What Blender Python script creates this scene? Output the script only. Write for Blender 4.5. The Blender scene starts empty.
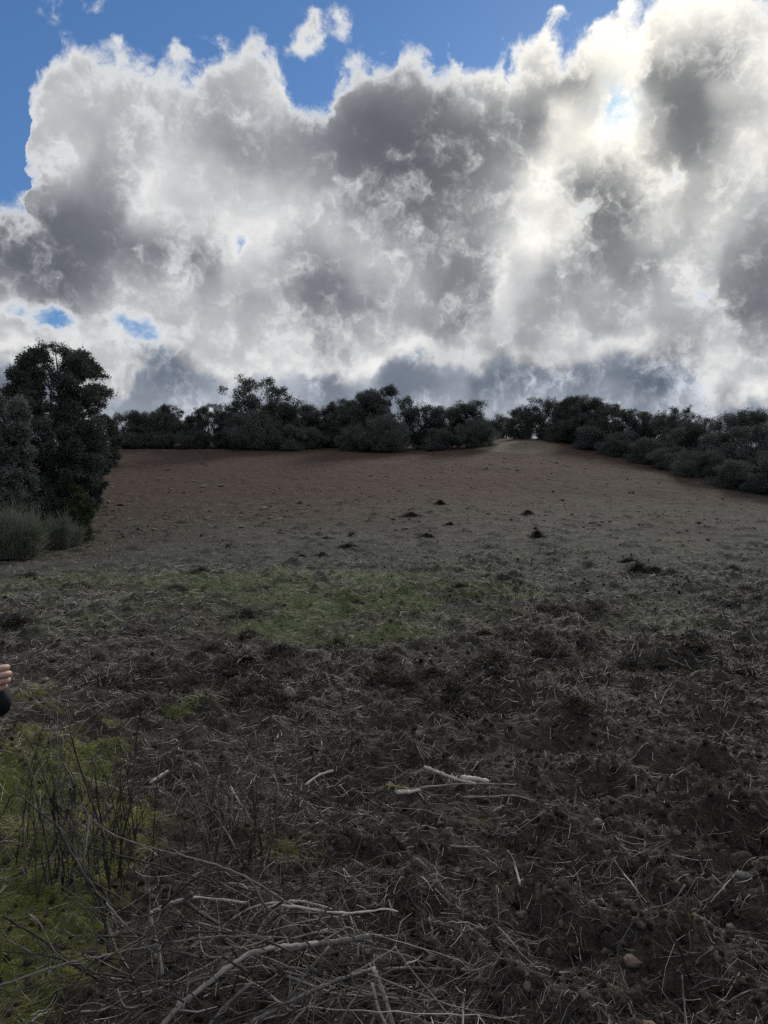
import bpy, math, random
import numpy as np
from mathutils import Vector, Matrix, noise as mnoise

SC = bpy.context.scene
COL = SC.collection
F = 745.0                      # focal length in pixels of the 768 x 1024 photograph
EYE = Vector((0.0, 0.0, 1.62))  # the photographer's eye

# ------------------------------------------------------------------ render / camera
SC.render.engine = 'CYCLES'
SC.view_settings.view_transform = 'Standard'
SC.view_settings.look = 'None'
SC.view_settings.exposure = 0.0
SC.view_settings.gamma = 1.0
SC.view_settings.use_curve_mapping = False
SC.cycles.max_bounces = 5
SC.cycles.diffuse_bounces = 3
SC.cycles.glossy_bounces = 2
SC.cycles.transmission_bounces = 3
SC.cycles.transparent_max_bounces = 6
SC.cycles.use_denoising = False
SC.cycles.use_adaptive_sampling = True
SC.cycles.adaptive_threshold = 0.01
SC.cycles.sample_clamp_indirect = 1.0
SC.cycles.sample_clamp_direct = 3.0

cam_data = bpy.data.cameras.new('camera')
cam_data.sensor_fit = 'VERTICAL'
cam_data.sensor_height = 32.0
cam_data.lens = F * 32.0 / 1024.0
cam_data.clip_start = 0.05
cam_data.clip_end = 9000.0
cam = bpy.data.objects.new('camera', cam_data)
cam.location = EYE
cam.rotation_euler = (math.radians(90.0), 0.0, 0.0)
COL.objects.link(cam)
SC.camera = cam

def ang(px, py):
    """a pixel of the photograph as (azimuth, elevation) in radians"""
    dx, dy = px - 384.0, 512.0 - py
    return math.atan2(dx, F), math.atan2(dy, math.hypot(F, dx))

# ------------------------------------------------------------------ shader expression helper
class G:
    def __init__(self, nt): self.nt = nt
    def node(self, t, **kw):
        n = self.nt.nodes.new(t)
        for k, v in kw.items(): setattr(n, k, v)
        return n
    def put(self, sock, v):
        if isinstance(v, E): self.nt.links.new(v.s, sock)
        elif v is not None:
            if isinstance(v, (tuple, list)) and len(v) == 3 and sock.type == 'RGBA': v = (*v, 1.0)
            sock.default_value = v
    def m(self, op, *a, clamp=False):
        n = self.node('ShaderNodeMath', operation=op, use_clamp=clamp)
        for i, v in enumerate(a): self.put(n.inputs[i], v)
        return E(self, n.outputs[0])
    def vm(self, op, *a, out=0):
        n = self.node('ShaderNodeVectorMath', operation=op)
        for i, v in enumerate(a):
            self.put(n.inputs['Scale'] if (op == 'SCALE' and i == 1) else n.inputs[i], v)
        return E(self, n.outputs[out])
    def xyz(self, x, y, z):
        n = self.node('ShaderNodeCombineXYZ')
        for i, v in enumerate((x, y, z)): self.put(n.inputs[i], v)
        return E(self, n.outputs[0])
    def sep(self, v):
        n = self.node('ShaderNodeSeparateXYZ'); self.put(n.inputs[0], v)
        return [E(self, o) for o in n.outputs]
    def noise(self, vec, scale, detail=6.0, rough=0.55, dist=0.0, lac=2.0, color=False, typ='FBM'):
        n = self.node('ShaderNodeTexNoise'); n.noise_type = typ
        n.normalize = True
        self.put(n.inputs['Vector'], vec); self.put(n.inputs['Scale'], scale)
        self.put(n.inputs['Detail'], detail); self.put(n.inputs['Roughness'], rough)
        self.put(n.inputs['Lacunarity'], lac); self.put(n.inputs['Distortion'], dist)
        return E(self, n.outputs['Color' if color else 0])
    def voro(self, vec, scale, out='Distance', feature='F1', detail=0.0, rough=0.5, smooth=0.5):
        n = self.node('ShaderNodeTexVoronoi', feature=feature)
        self.put(n.inputs['Vector'], vec); self.put(n.inputs['Scale'], scale)
        if 'Detail' in n.inputs: self.put(n.inputs['Detail'], detail); self.put(n.inputs['Roughness'], rough)
        if feature == 'SMOOTH_F1': self.put(n.inputs['Smoothness'], smooth)
        return E(self, n.outputs[out])
    def smooth(self, x, a, b, lo=0.0, hi=1.0):
        n = self.node('ShaderNodeMapRange', interpolation_type='SMOOTHSTEP')
        for i, v in enumerate((x, a, b, lo, hi)): self.put(n.inputs[i], v)
        return E(self, n.outputs[0])
    def lin(self, x, a, b, lo=0.0, hi=1.0):
        n = self.node('ShaderNodeMapRange')
        for i, v in enumerate((x, a, b, lo, hi)): self.put(n.inputs[i], v)
        return E(self, n.outputs[0])
    def mix(self, f, a, b, blend='MIX'):
        n = self.node('ShaderNodeMix', data_type='RGBA', blend_type=blend)
        self.put(n.inputs[0], f); self.put(n.inputs[6], a); self.put(n.inputs[7], b)
        return E(self, n.outputs[2])
    def ramp(self, f, stops, interp='LINEAR'):
        n = self.node('ShaderNodeValToRGB'); cr = n.color_ramp; cr.interpolation = interp
        while len(cr.elements) < len(stops): cr.elements.new(0.5)
        for e, (p, c) in zip(cr.elements, stops):
            e.position = p; e.color = (*c, 1.0) if len(c) == 3 else c
        self.put(n.inputs[0], f)
        return E(self, n.outputs[0])
    def curve(self, x, pts):
        """float curve; x and the values already in 0..1"""
        n = self.node('ShaderNodeFloatCurve'); c = n.mapping.curves[0]
        while len(c.points) < len(pts): c.points.new(0.5, 0.5)
        for p, (a, b) in zip(c.points, pts):
            p.location = (a, b); p.handle_type = 'VECTOR'
        n.mapping.update()
        self.put(n.inputs['Value'], x)
        return E(self, n.outputs[0])

class E:
    def __init__(self, g, s): self.g = g; self.s = s
    def __add__(self, o): return self.g.m('ADD', self, o)
    __radd__ = __add__
    def __sub__(self, o): return self.g.m('SUBTRACT', self, o)
    def __rsub__(self, o): return self.g.m('SUBTRACT', o, self)
    def __mul__(self, o): return self.g.m('MULTIPLY', self, o)
    __rmul__ = __mul__
    def __truediv__(self, o): return self.g.m('DIVIDE', self, o)
BACKGAIN, SKYTINT, SUN_E, NA, NF = 1.15, (0.58, 0.80, 1.02), 2.0, 0.62, 0.24
# ------------------------------------------------------------------ sky, clouds, sun
SUN_AZ, SUN_EL = ang(628, 106)
SUN_DIR = Vector((math.sin(SUN_AZ) * math.cos(SUN_EL), math.cos(SUN_AZ) * math.cos(SUN_EL), math.sin(SUN_EL)))
world = bpy.data.worlds.new('World'); SC.world = world
world.use_nodes = True
world.cycles.sampling_method = 'NONE'
world.cycles.sample_map_resolution = 512
wt = world.node_tree; wt.nodes.clear()
g = G(wt)
out = g.node('ShaderNodeOutputWorld'); bg = g.node('ShaderNodeBackground')
wt.links.new(bg.outputs[0], out.inputs[0])
bg.inputs['Strength'].default_value = 0.1
sky = g.node('ShaderNodeTexSky', sky_type='NISHITA')
sky.sun_disc = False
sky.sun_elevation = SUN_EL; sky.sun_rotation = SUN_AZ
sky.altitude = 600.0; sky.air_density = 1.0; sky.dust_density = 0.15; sky.ozone_density = 2.0
blue = E(g, sky.outputs[0])
tc = g.node('ShaderNodeTexCoord')
D = g.vm('NORMALIZE', E(g, tc.outputs['Generated']))
x, y, z = g.sep(D)
# turbulence that bends every outline of the cloud field
w1 = g.vm('SUBTRACT', g.noise(D, 7.0, 3.0, 0.5, color=True), (0.5, 0.5, 0.5))
w2 = g.vm('SUBTRACT', g.noise(D, 26.0, 5.0, 0.6, color=True), (0.5, 0.5, 0.5))
wx1, wy1, _ = g.sep(w1); wx2, wy2, _ = g.sep(w2)
RA = 745.0
U0 = g.m('ARCTAN2', x, y) * RA
V0 = g.m('ARCSINE', z) * RA
U = U0 + wx1 * 34.0 + wx2 * 38.0
V = V0 + wy1 * 34.0 + wy2 * 38.0
UV = g.xyz(U, V, 0.0)
# a gentler warp for the broad shading
UVs = g.xyz(U0 + wx1 * 45.0 + wx2 * 26.0, V0 + wy1 * 45.0 + wy2 * 26.0, 0.0)

def blobs(uv, lst):
    """sum of soft elliptical patches, each (pixel x, pixel y, half width, half height, weight[, tilt])"""
    tot = None
    for b in lst:
        a, e = ang(b[0], b[1])
        q = g.vm('SUBTRACT', uv, (a * RA, e * RA, 0.0))
        if len(b) > 5 and b[5]:
            t = math.radians(b[5])
            q = g.xyz(g.vm('DOT_PRODUCT', q, (math.cos(t), math.sin(t), 0.0), out=1), g.vm('DOT_PRODUCT', q, (-math.sin(t), math.cos(t), 0.0), out=1), 0.0)
        q = g.vm('MULTIPLY', q, (1.0 / b[2], 1.0 / b[3], 0.0))
        d2 = g.vm('DOT_PRODUCT', q, q, out=1)
        v = g.m('POWER', 2.0, d2 * -1.0) * b[4]
        tot = v if tot is None else tot + v
    return tot

def edge_curve(u, pts, vmin, vmax):
    lo, hi = -520.0, 520.0
    P = []
    for px, py in pts:
        a, e = ang(px, py)
        P.append(((a * RA - lo) / (hi - lo), (e * RA - vmin) / (vmax - vmin)))
    c = g.curve(g.m('MULTIPLY_ADD', u, 1.0 / (hi - lo), -lo / (hi - lo), clamp=True), P)
    return c * (vmax - vmin) + vmin

TOP = [(-400, 120), (-60, 215), (0, 196), (26, 190), (32, 104), (40, 90), (50, 96), (56, 76), (76, 66), (95, 72), (116, 60), (140, 57),
       (166, 62), (194, 58), (205, 46), (216, 38), (232, 46), (248, 32), (262, 40), (274, 50), (280, 72), (290, 102), (310, 114), (325, 108),
       (333, 88), (355, 62), (376, 58), (396, 48), (420, 45), (435, 62), (450, 56), (470, 66), (486, 52), (500, 46), (512, 56), (540, 61),
       (566, 58), (586, 50), (602, 36), (620, 20), (640, 2), (662, -18), (700, -34), (742, -18), (757, 6), (772, 22), (820, 20), (1100, -20)]
te = edge_curve(U, TOP, 0.0, 560.0)
HOLES = [(8, 162, 30, 18, -1.3), (64, 148, 9, 7, -0.45), (303, 92, 18, 20, -0.55), (34, 311, 26, 9, -0.8, 0), (120, 322, 14, 10, -0.7), (142, 336, 20, 11, -0.72, -35), (62, 316, 12, 6, -0.6),
         (239, 243, 8, 11, -0.5), (672, 173, 8, 8, -0.5), (704, 295, 16, 5, -0.4), (288, 343, 14, 7, -0.6), (415, 356, 9, 10, -0.6), (760, 355, 9, 6, -0.4),
         (504, 62, 3, 9, -0.6), (420, 405, 5, 6, -0.7), (306, 378, 10, 7, -0.5), (548, 240, 7, 5, -0.5), (541, 193, 6, 6, -0.5)]
ISLES = [(306, 40, 16, 10, 1.25), (320, 24, 9, 8, 1.0), (346, 22, 11, 13, 1.25), (543, 36, 9, 18, 1.2, -20), (556, 18, 12, 5, 1.0), (172, 44, 12, 10, 1.1), (113, 50, 11, 8, 1.0),
         (56, 26, 44, 12, 0.86, -48), (92, 2, 36, 11, 0.9), (602, 30, 9, 8, 1.0), (622, 2, 8, 9, 1.2), (310, 84, 20, 24, 0.62), (30, 184, 34, 10, 0.75)]
n_a = g.noise(g.vm('ADD', D, g.vm('SCALE', w1, 0.10)), 9.5, 7.0, 0.57)
n_fine = g.noise(g.vm('ADD', D, g.vm('SCALE', w2, 0.05)), 26.0, 7.0, 0.62)
dens = g.m('MINIMUM', g.m('MAXIMUM', (te - V) * (1.0 / 26.0), -1.0), 1.0)
# away from the photographed part, the same broken cloud goes on all round
dens = dens + blobs(UV, HOLES) + blobs(UV, ISLES) + (n_fine - 0.5) * 2.7 + (n_a - 0.5) * 1.6
# broken cloud added overhead, out of view, for brighter neutral top light
dens = dens + g.smooth(V0, 490.0, 590.0, 0.0, 1.5) + g.smooth(g.m('ABSOLUTE', U0), 480.0, 640.0, 0.0, 0.4)
alpha = g.smooth(dens, -0.34, 0.62)
body = g.smooth(dens, 0.15, 1.15)

# how thick the cloud is in front of the light: thin = white, thick = grey
# (read off the sky as scattered spots: x, y, grey step 0 = white ... 9 = darkest)
SPOTS = """
95 95 3|130 130 4|170 115 4|200 70 3|240 75 3|220 110 5|150 125 4|180 160 2|210 160 3|240 140 5.5|140 205 1|165 220 2|115 180 6.5|60 210 8|20 220 7|100 230 8|30 250 9|195 245 7|215 230 1.5|60 90 2|50 120 2|75 125 3|85 150 2|95 170 4|70 180 3.5
265 60 2.5|270 110 2|275 140 5|300 130 5|345 100 6|335 85 2|400 55 1|400 75 5.5|345 130 7.5|385 130 9|420 120 8.5|440 90 7|460 75 2.5|480 95 4.5|497 100 6|470 130 8.5|500 130 7.5|400 170 9|430 190 8.5|350 170 7.5|310 165 6|270 165 5.5|260 200 1.5|300 200 2|330 190 4.5|350 210 4|380 200 6.5|400 215 6.5|440 230 7|480 190 5.5|500 160 6|510 190 4.5|480 230 6|330 235 2.5|290 240 3|300 250 4
520 65 1.5|520 85 3.5|555 80 6|565 90 6.5|530 110 7|540 135 7.5|525 130 8|560 115 1|590 95 6.5|575 105 2|600 75 0|610 60 0|640 30 1|680 20 1|720 20 1|655 75 7.5|650 90 7.5|700 65 7|720 60 7.5|690 50 4|690 85 8.5|700 100 8|680 120 9|671 125 5|660 145 7.5|690 150 8|735 105 6|750 60 2.5|760 40 1.5|730 92 3|720 98 2.5|745 130 2.5|740 160 1.5|755 200 4|720 170 3|730 182 5|690 178 3|600 160 6.5|590 200 8.5|610 210 8.5|570 190 7|622 182 6|640 190 5.5|655 180 2|690 200 5|640 215 6|560 210 6|540 200 0|530 180 0.5|520 225 0|545 150 1.5|580 140 1|600 130 0|622 150 2|620 108 0|640 110 0|640 235 2.5|670 220 2.5|745 230 5|690 240 4|553 60 1|590 45 1|570 60 1|620 40 0|640 60 1
10 250 9|40 260 9|60 280 9|90 290 7|120 285 3|100 240 8|70 235 8|130 250 7|160 240 7.5|190 250 7.5|210 265 7|200 225 3|150 210 1|180 215 2|225 225 1.5|225 260 1|230 290 2.5|185 290 3.5|160 300 3|215 300 4|245 300 4.5|5 300 3|20 325 2|40 333 3.5|60 335 3|30 350 5.5|80 330 2|100 330 2|120 345 3|110 362 3|90 355 2.5|140 375 6|170 360 8|190 366 7|130 400 4.5|170 390 5.5|200 390 5|220 385 5|210 350 2|180 338 3|240 350 3|150 410 4|215 400 4|60 380 6.5|0 380 6.5
270 250 1.5|300 245 5|300 270 7|330 290 7.5|300 310 6|330 320 6.5|350 330 6|370 300 6|400 312 5|365 270 2|385 260 4|400 298 3|420 270 5|430 240 6.5|470 250 6|480 290 7|460 330 6.5|440 322 6|490 320 6|500 270 3|502 300 0.5|505 330 0.5|400 340 3|430 340 4|470 347 2|300 345 2.5|270 340 3|265 310 4|260 280 3|320 345 5|280 370 2|310 370 4|330 382 6.5|352 360 3|362 370 1.5|340 397 6|380 355 2.5|395 375 6.5|410 362 6|440 377 7|425 350 3|450 390 2|470 382 7.5|500 382 7.5|490 400 5|510 410 3
520 215 4|545 225 0.5|560 240 1.5|600 225 8|590 240 7|560 270 6|600 265 7|640 265 7.5|655 252 5|630 250 6.5|620 240 6|560 290 5.5|530 270 1.5|518 300 1|535 320 5.5|530 335 5|600 300 3.5|590 320 4.5|610 330 5|640 300 4|650 320 3.5|640 342 1.5|580 347 2|555 347 1.5|680 250 4.5|700 260 3|720 270 5|720 230 2|760 220 5|762 240 6|690 300 2.5|680 320 5|700 325 4.5|740 310 7.5|760 310 8|765 332 5|740 340 1.5|720 350 1.5|530 375 7.5|560 372 7.5|590 380 7|640 362 8.5|680 365 8.5|690 380 8|650 385 7|610 395 5|560 395 5|530 400 4.5|620 407 3.5|670 395 6|700 383 2|715 376 2|706 402 3|740 375 3.5|760 390 2|722 402 5|750 412 6|742 387 5
-150 100 4|-150 250 6|-150 400 4|920 60 4|920 200 6|920 330 3|920 420 6|384 -150 3|384 600 5|0 600 5|768 600 5|100 470 4.5|384 470 5|660 470 5
"""
S = np.array([[float(v) for v in t.split()] for t in SPOTS.replace('\n', '|').split('|') if t.strip()])
SA = np.array([ang(px, py) for px, py in S[:, :2]]) * RA
NR, NC, XL, XH, YL, YH = 24, 49, -430.0, 430.0, 30.0, 470.0
RBF = np.linalg.solve(np.hypot(SA[:, None, 0] - SA[None, :, 0], SA[:, None, 1] - SA[None, :, 1]) - 2.0 * np.eye(len(SA)), S[:, 2] - 4.5)
def spot_field(gx, gy):
    """the spots joined into one field (radial basis interpolation)"""
    return np.clip(4.5 + np.hypot(gx[..., None] - SA[:, 0], gy[..., None] - SA[:, 1]) @ RBF, -0.5, 9.5)
cx = np.linspace(XL, XH, NC); cy = np.linspace(YL, YH, NR)
FIELD = spot_field(*np.meshgrid(cx, cy)) / 9.0
us, vs, _ = g.sep(UVs)
un = g.m('MULTIPLY_ADD', us, 1.0 / (XH - XL), -XL / (XH - XL), clamp=True)
vn = g.m('MULTIPLY_ADD', vs, 1.0 / (YH - YL), -YL / (YH - YL), clamp=True)
u3, v3 = g.xyz(un, un, un), g.xyz(vn, vn, vn)
def curves3(vec, three, smooth):
    n = g.node('ShaderNodeRGBCurve')
    for k in range(3):
        c = n.mapping.curves[k]
        pts = three[k]
        while len(c.points) < len(pts): c.points.new(0.5, 0.5)
        for p, (a, b) in zip(c.points, pts): p.location = (a, b); p.handle_type = 'AUTO_CLAMPED' if smooth else 'VECTOR'
    n.mapping.update()
    g.put(n.inputs['Color'], vec)
    return E(g, n.outputs[0])
broad = None
for r in range(0, NR, 3):
    rows = curves3(u3, [[((cx[c] - XL) / (XH - XL), float(FIELD[r + k, c])) for c in range(NC)] for k in range(3)], True)
    st = 1.0 / (NR - 1)
    hats = []
    for k in range(3):
        p0 = (r + k) * st
        h = [(max(p0 - st, 0.0), 0.0 if r + k else 1.0), (p0, 1.0), (min(p0 + st, 1.0), 0.0 if r + k < NR - 1 else 1.0)]
        hats.append([(0.0, h[0][1])] * (h[0][0] > 0) + h + [(1.0, h[2][1])] * (h[2][0] < 1))
    q = g.vm('DOT_PRODUCT', rows, curves3(v3, hats, False), out=1)
    broad = q if broad is None else broad + q
LOW = [(-400, 360), (-80, 350), (0, 352), (30, 350), (60, 366), (96, 398), (126, 384), (142, 352), (160, 344), (186, 362), (210, 372), (246, 380), (256, 366), (285, 372), (318, 376),
       (345, 386), (368, 378), (384, 366), (400, 352), (424, 352), (440, 366), (480, 372), (502, 362), (520, 368), (560, 366), (592, 362), (622, 352), (650, 350), (688, 352),
       (700, 372), (708, 396), (724, 404), (745, 398), (772, 404), (900, 380), (1100, 370)]
le = edge_curve(U, LOW, -20.0, 260.0)
lowd = (le - V) * (1.0 / 9.0) + (n_fine - 0.5) * 2.6 + (n_a - 0.5) * 3.0
low = g.smooth(lowd, -0.1, 1.1)
fringe = g.m('POWER', 2.0, g.m('POWER', (le - V) * (1.0 / 9.0) + 0.8, 2.0) * -1.0)
thick = g.m('MULTIPLY_ADD', broad, 1.14, 0.03) - fringe * g.m('MULTIPLY', g.smooth(n_a, 0.38, 0.62), 0.52) + ((n_a - 0.5) * NA + (n_fine - 0.5) * NF) * g.m('MAXIMUM', g.m('MULTIPLY_ADD', broad, -1.15, 1.40), 0.28)
thick = g.m('MULTIPLY', g.m('MAXIMUM', thick, 0.0), g.lin(body, 0.0, 1.0, 0.15, 1.0))

# the far, lower cloud deck: slate undersides beneath bright ragged tops
GREYS = [246, 232, 217, 202, 188, 173, 158, 144, 130, 118, 108, 99]
def lin1(v): return ((v / 255.0 + 0.055) / 1.055) ** 2.4
def tone(tint): return [(i / 11.0, tuple(lin1(v) * t for t in tint(i / 11.0))) for i, v in enumerate(GREYS)]
tk = thick * (9.0 / 11.0)
c_up = g.ramp(tk, tone(lambda f: (1.0 - 0.06 * f, 1.0 + 0.02 * f, 0.98 + 0.20 * f)))
c_low = g.ramp(tk, tone(lambda f: (0.95 - 0.33 * f, 0.96 - 0.17 * f, 1.0 + 0.10 * f)))
cloud = g.mix(low, c_up, c_low)
# light coming through the thin cloud around the sun
cosd = g.vm('DOT_PRODUCT', D, tuple(SUN_DIR), out=1)
glow = g.m('POWER', g.m('MAXIMUM', cosd, 0.0), 60.0)
gain = glow * 0.36 + 0.95
cloud = g.vm('SCALE', cloud, gain)
cloud = g.vm('MULTIPLY', cloud, g.vm('ADD', (1.0, 1.0, 1.0), g.vm('SCALE', (0.06, 0.01, -0.10), glow)))
# the unseen cloud behind the photographer is brightened as front fill light
back = g.smooth(y, -0.6, 0.5, BACKGAIN, 1.0)
cloud = g.vm('SCALE', cloud, back)
sunhole = blobs(UV, [(621, 106, 15, 14, 1.0)])
veil = g.vm('SCALE', (0.55, 0.75, 0.95), 10.0)
blue = g.vm('MULTIPLY', blue, SKYTINT)
blue = g.vm('SCALE', blue, g.smooth(z, 0.05, 0.55, 0.72, 1.0))
skyc = g.mix(alpha, blue, g.vm('SCALE', cloud, 10.0))
skyc = g.mix(g.m('MULTIPLY', sunhole, g.smooth(n_fine, 0.35, 0.62), clamp=True), skyc, veil)
wt.links.new(skyc.s, bg.inputs['Color'])

sun = bpy.data.lights.new('sun', 'SUN')
sun.energy = SUN_E; sun.angle = math.radians(10.0); sun.color = (1.0, 0.93, 0.84)
so = bpy.data.objects.new('sun', sun); COL.objects.link(so)
so.rotation_euler = (-SUN_DIR).to_track_quat('-Z', 'Y').to_euler()
so.location = (20, 60, 40)
# ------------------------------------------------------------------ numpy noise, object helpers
RNG = np.random.default_rng(7)
_perm = np.random.default_rng(3).permutation(4096)
_grad = np.random.default_rng(4).uniform(0, 2 * np.pi, 4096)
_gx, _gy = np.cos(_grad), np.sin(_grad)
def perlin(x, y, seed=0):
    xi = np.floor(x).astype(np.int64); yi = np.floor(y).astype(np.int64)
    fx = x - xi; fy = y - yi
    def gr(ix, iy, dx, dy):
        h = _perm[(_perm[(ix + 131 * seed) & 4095] + iy * 7 + seed * 17) & 4095]
        return _gx[h] * dx + _gy[h] * dy
    u = fx * fx * fx * (fx * (fx * 6 - 15) + 10); v = fy * fy * fy * (fy * (fy * 6 - 15) + 10)
    a = gr(xi, yi, fx, fy); b = gr(xi + 1, yi, fx - 1, fy)
    c = gr(xi, yi + 1, fx, fy - 1); d = gr(xi + 1, yi + 1, fx - 1, fy - 1)
    return ((a * (1 - u) + b * u) * (1 - v) + (c * (1 - u) + d * u) * v) * 1.4
def fbm(x, y, scale, octs=4, seed=0, gain=0.5):
    t = 0.0; amp = 1.0; f = 1.0 / scale; n = 0.0
    for o in range(octs):
        t = t + amp * perlin(x * f + 13.7 * o, y * f - 7.3 * o, seed + o); n += amp; amp *= gain; f *= 2.03
    return t / n
def sstep(x, a, b):
    t = np.clip((x - a) / (b - a), 0, 1); return t * t * (3 - 2 * t)

def tag(o, label=None, cat=None, group=None, kind=None):
    if label: o['label'] = label
    if cat: o['category'] = cat
    if group: o['group'] = group
    if kind: o['kind'] = kind
    return o
def link(name, me, mat=None, parent=None, loc=(0, 0, 0)):
    o = bpy.data.objects.new(name, me); COL.objects.link(o)
    if mat is not None and len(me.materials) == 0: me.materials.append(mat)
    o.location = loc
    if parent is not None: o.parent = parent
    return o
def empty(name, loc=(0, 0, 0), rz=0.0, sc=(1, 1, 1)):
    o = bpy.data.objects.new(name, None); COL.objects.link(o)
    o.location = loc; o.rotation_euler = (0, 0, rz); o.scale = sc; o.empty_display_size = 0.2
    return o
def mesh_np(name, V, F4=None, F3=None, smooth=False):
    """mesh from numpy arrays of vertices and quads and / or triangles"""
    me = bpy.data.meshes.new(name); V = np.asarray(V, np.float32)
    me.vertices.add(len(V)); me.vertices.foreach_set('co', V.ravel())
    idx = []; tot = []
    for Fa, k in ((F4, 4), (F3, 3)):
        if Fa is not None and len(Fa):
            idx.append(np.asarray(Fa, np.int32).ravel()); tot.append(np.full(len(Fa), k, np.int32))
    idx = np.concatenate(idx); tot = np.concatenate(tot)
    me.loops.add(len(idx)); me.loops.foreach_set('vertex_index', idx)
    me.polygons.add(len(tot)); me.polygons.foreach_set('loop_start', np.concatenate([[0], np.cumsum(tot)[:-1]]).astype(np.int32))
    if smooth: me.polygons.foreach_set('use_smooth', np.ones(len(tot), bool))
    me.update(calc_edges=True)
    return me
def attr(me, name, vals):
    a = me.attributes.new(name, 'FLOAT', 'POINT'); a.data.foreach_set('value', np.asarray(vals, np.float32).ravel())

def material(name):
    m = bpy.data.materials.new(name); m.use_nodes = True
    nt = m.node_tree; nt.nodes.clear(); q = G(nt)
    o = q.node('ShaderNodeOutputMaterial'); b = q.node('ShaderNodeBsdfPrincipled')
    nt.links.new(b.outputs[0], o.inputs[0])
    return m, q, b, o
def pos(q): return E(q, q.node('ShaderNodeNewGeometry').outputs['Position'])
def objco(q): return E(q, q.node('ShaderNodeTexCoord').outputs['Object'])
def getattr_node(q, name):
    n = q.node('ShaderNodeAttribute'); n.attribute_name = name; return E(q, n.outputs['Fac'])
def bump(q, b, h, strength, dist):
    n = q.node('ShaderNodeBump'); n.inputs['Strength'].default_value = strength; n.inputs['Distance'].default_value = dist
    q.put(n.inputs['Height'], h); q.nt.links.new(n.outputs[0], b.inputs['Normal'])

# ------------------------------------------------------------------ terrain
# places of the photograph with their estimated distance (pixel x, pixel y, metres away) fix the lie of the land
SEEN = [(384, 540, 22), (384, 494, 42), (300, 449, 75), (200, 449.5, 74), (115, 449, 73), (384, 450, 76), (470, 448, 75), (520, 440.5, 76), (500, 443, 74),
        (600, 456, 64), (640, 465, 58), (700, 479, 50), (768, 498, 42.5), (60, 546, 22), (100, 497, 40), (30, 556, 20), (240, 492, 44), (560, 497, 44), (700, 520, 32), (600, 536, 24), (-60, 552, 22),
        (820, 520, 34), (900, 545, 26)]
TP = [((px - 384) / F * Y, Y, EYE.z + (512 - py) / F * Y) for px, py, Y in SEEN]
TP += [(X, Y, 0.0) for X in (-8, -3, 0, 3, 8) for Y in (-6, 0, 4)] + [(0, 9, 0.22), (-7, 11, 0.25), (7, 11, 0.22), (0, 14, 0.42), (-12, 2, 0.1), (12, 2, -0.1)]
TP += [(-30, 20, 1.2), (-30, 45, 3.0), (-45, 75, 7.4), (-20, 95, 11.0), (5, 95, 11.3), (30, 95, 10.0), (-25, 85, 9.3), (-8, 85, 9.4), (8, 85, 9.6), (32, 60, 4.2), (36, 40, 2.0), (40, 20, 0.6), (0, 120, 8.6), (-50, 120, 8), (50, 120, 7), (60, 60, 3.0),
       (0, -30, -0.6), (-40, -20, 0.3), (40, -20, -0.8), (-60, 40, 3), (0, 200, 3), (-120, 150, 4), (120, 150, 2), (-150, 0, 2), (150, 0, -3), (0, -150, -4), (200, 300, -2), (-200, 300, 2), (0, 350, -3)]
TP = np.array(TP)
def _tps(r2): return np.where(r2 > 0, 0.5 * r2 * np.log(np.maximum(r2, 1e-9)), 0.0)
_r2 = (TP[:, None, 0] - TP[None, :, 0]) ** 2 + (TP[:, None, 1] - TP[None, :, 1]) ** 2
_P = np.c_[np.ones(len(TP)), TP[:, :2]]
_A = np.block([[_tps(_r2) + 3.0 * np.eye(len(TP)), _P], [_P.T, np.zeros((3, 3))]])
_W = np.linalg.solve(_A, np.r_[TP[:, 2], 0, 0, 0])
def lie(x, y):
    """smooth height of the land"""
    x = np.asarray(x, float); y = np.asarray(y, float)
    sh = np.broadcast(x, y).shape; xf = np.broadcast_to(x, sh).ravel(); yf = np.broadcast_to(y, sh).ravel()
    R = np.hypot(xf, yf); k = np.minimum(1.0, 320.0 / np.maximum(R, 1e-6)); xx = xf * k; yy = yf * k
    z = np.empty(len(xx))
    for s in range(0, len(xx), 60000):
        e = slice(s, s + 60000)
        r2 = (xx[e, None] - TP[:, 0]) ** 2 + (yy[e, None] - TP[:, 1]) ** 2
        z[e] = _tps(r2) @ _W[:-3] + _W[-3] + xx[e] * _W[-2] + yy[e] * _W[-1]
    return z.reshape(sh)
DIPS = [(735, 838, 0.26, 0.13, -0.20), (742, 815, 0.22, 0.10, 0.10), (690, 850, 0.20, 0.12, 0.06), (600, 792, 0.25, 0.12, -0.10), (560, 728, 0.45, 0.22, 0.10), (575, 748, 0.4, 0.15, -0.10), (402, 704, 0.35, 0.2, 0.10), (400, 728, 0.35, 0.15, -0.10),
        (490, 698, 0.4, 0.22, 0.10), (490, 712, 0.4, 0.14, -0.10), (350, 855, 0.16, 0.10, -0.12), (430, 850, 0.2, 0.1, -0.12), (665, 900, 0.12, 0.08, -0.10), (640, 905, 0.18, 0.08, 0.07), (470, 930, 0.2, 0.1, -0.08), (440, 900, 0.22, 0.1, 0.06), (340, 985, 0.10, 0.08, -0.12),
        (560, 935, 0.22, 0.1, -0.07), (700, 960, 0.2, 0.1, 0.06), (690, 990, 0.14, 0.07, -0.08), (330, 800, 0.3, 0.12, -0.10), (390, 760, 0.3, 0.15, 0.07), (210, 690, 0.6, 0.2, -0.10), (205, 672, 0.7, 0.2, 0.09), (280, 668, 0.6, 0.3, 0.08), (720, 700, 0.5, 0.3, 0.12), (730, 730, 0.4, 0.15, -0.10), (640, 690, 0.6, 0.2, -0.08), (520, 800, 0.2, 0.1, -0.07), (610, 860, 0.2, 0.1, 0.06), (545, 880, 0.2, 0.08, -0.08), (110, 720, 0.5, 0.12, -0.08)]
_dips = []
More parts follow.
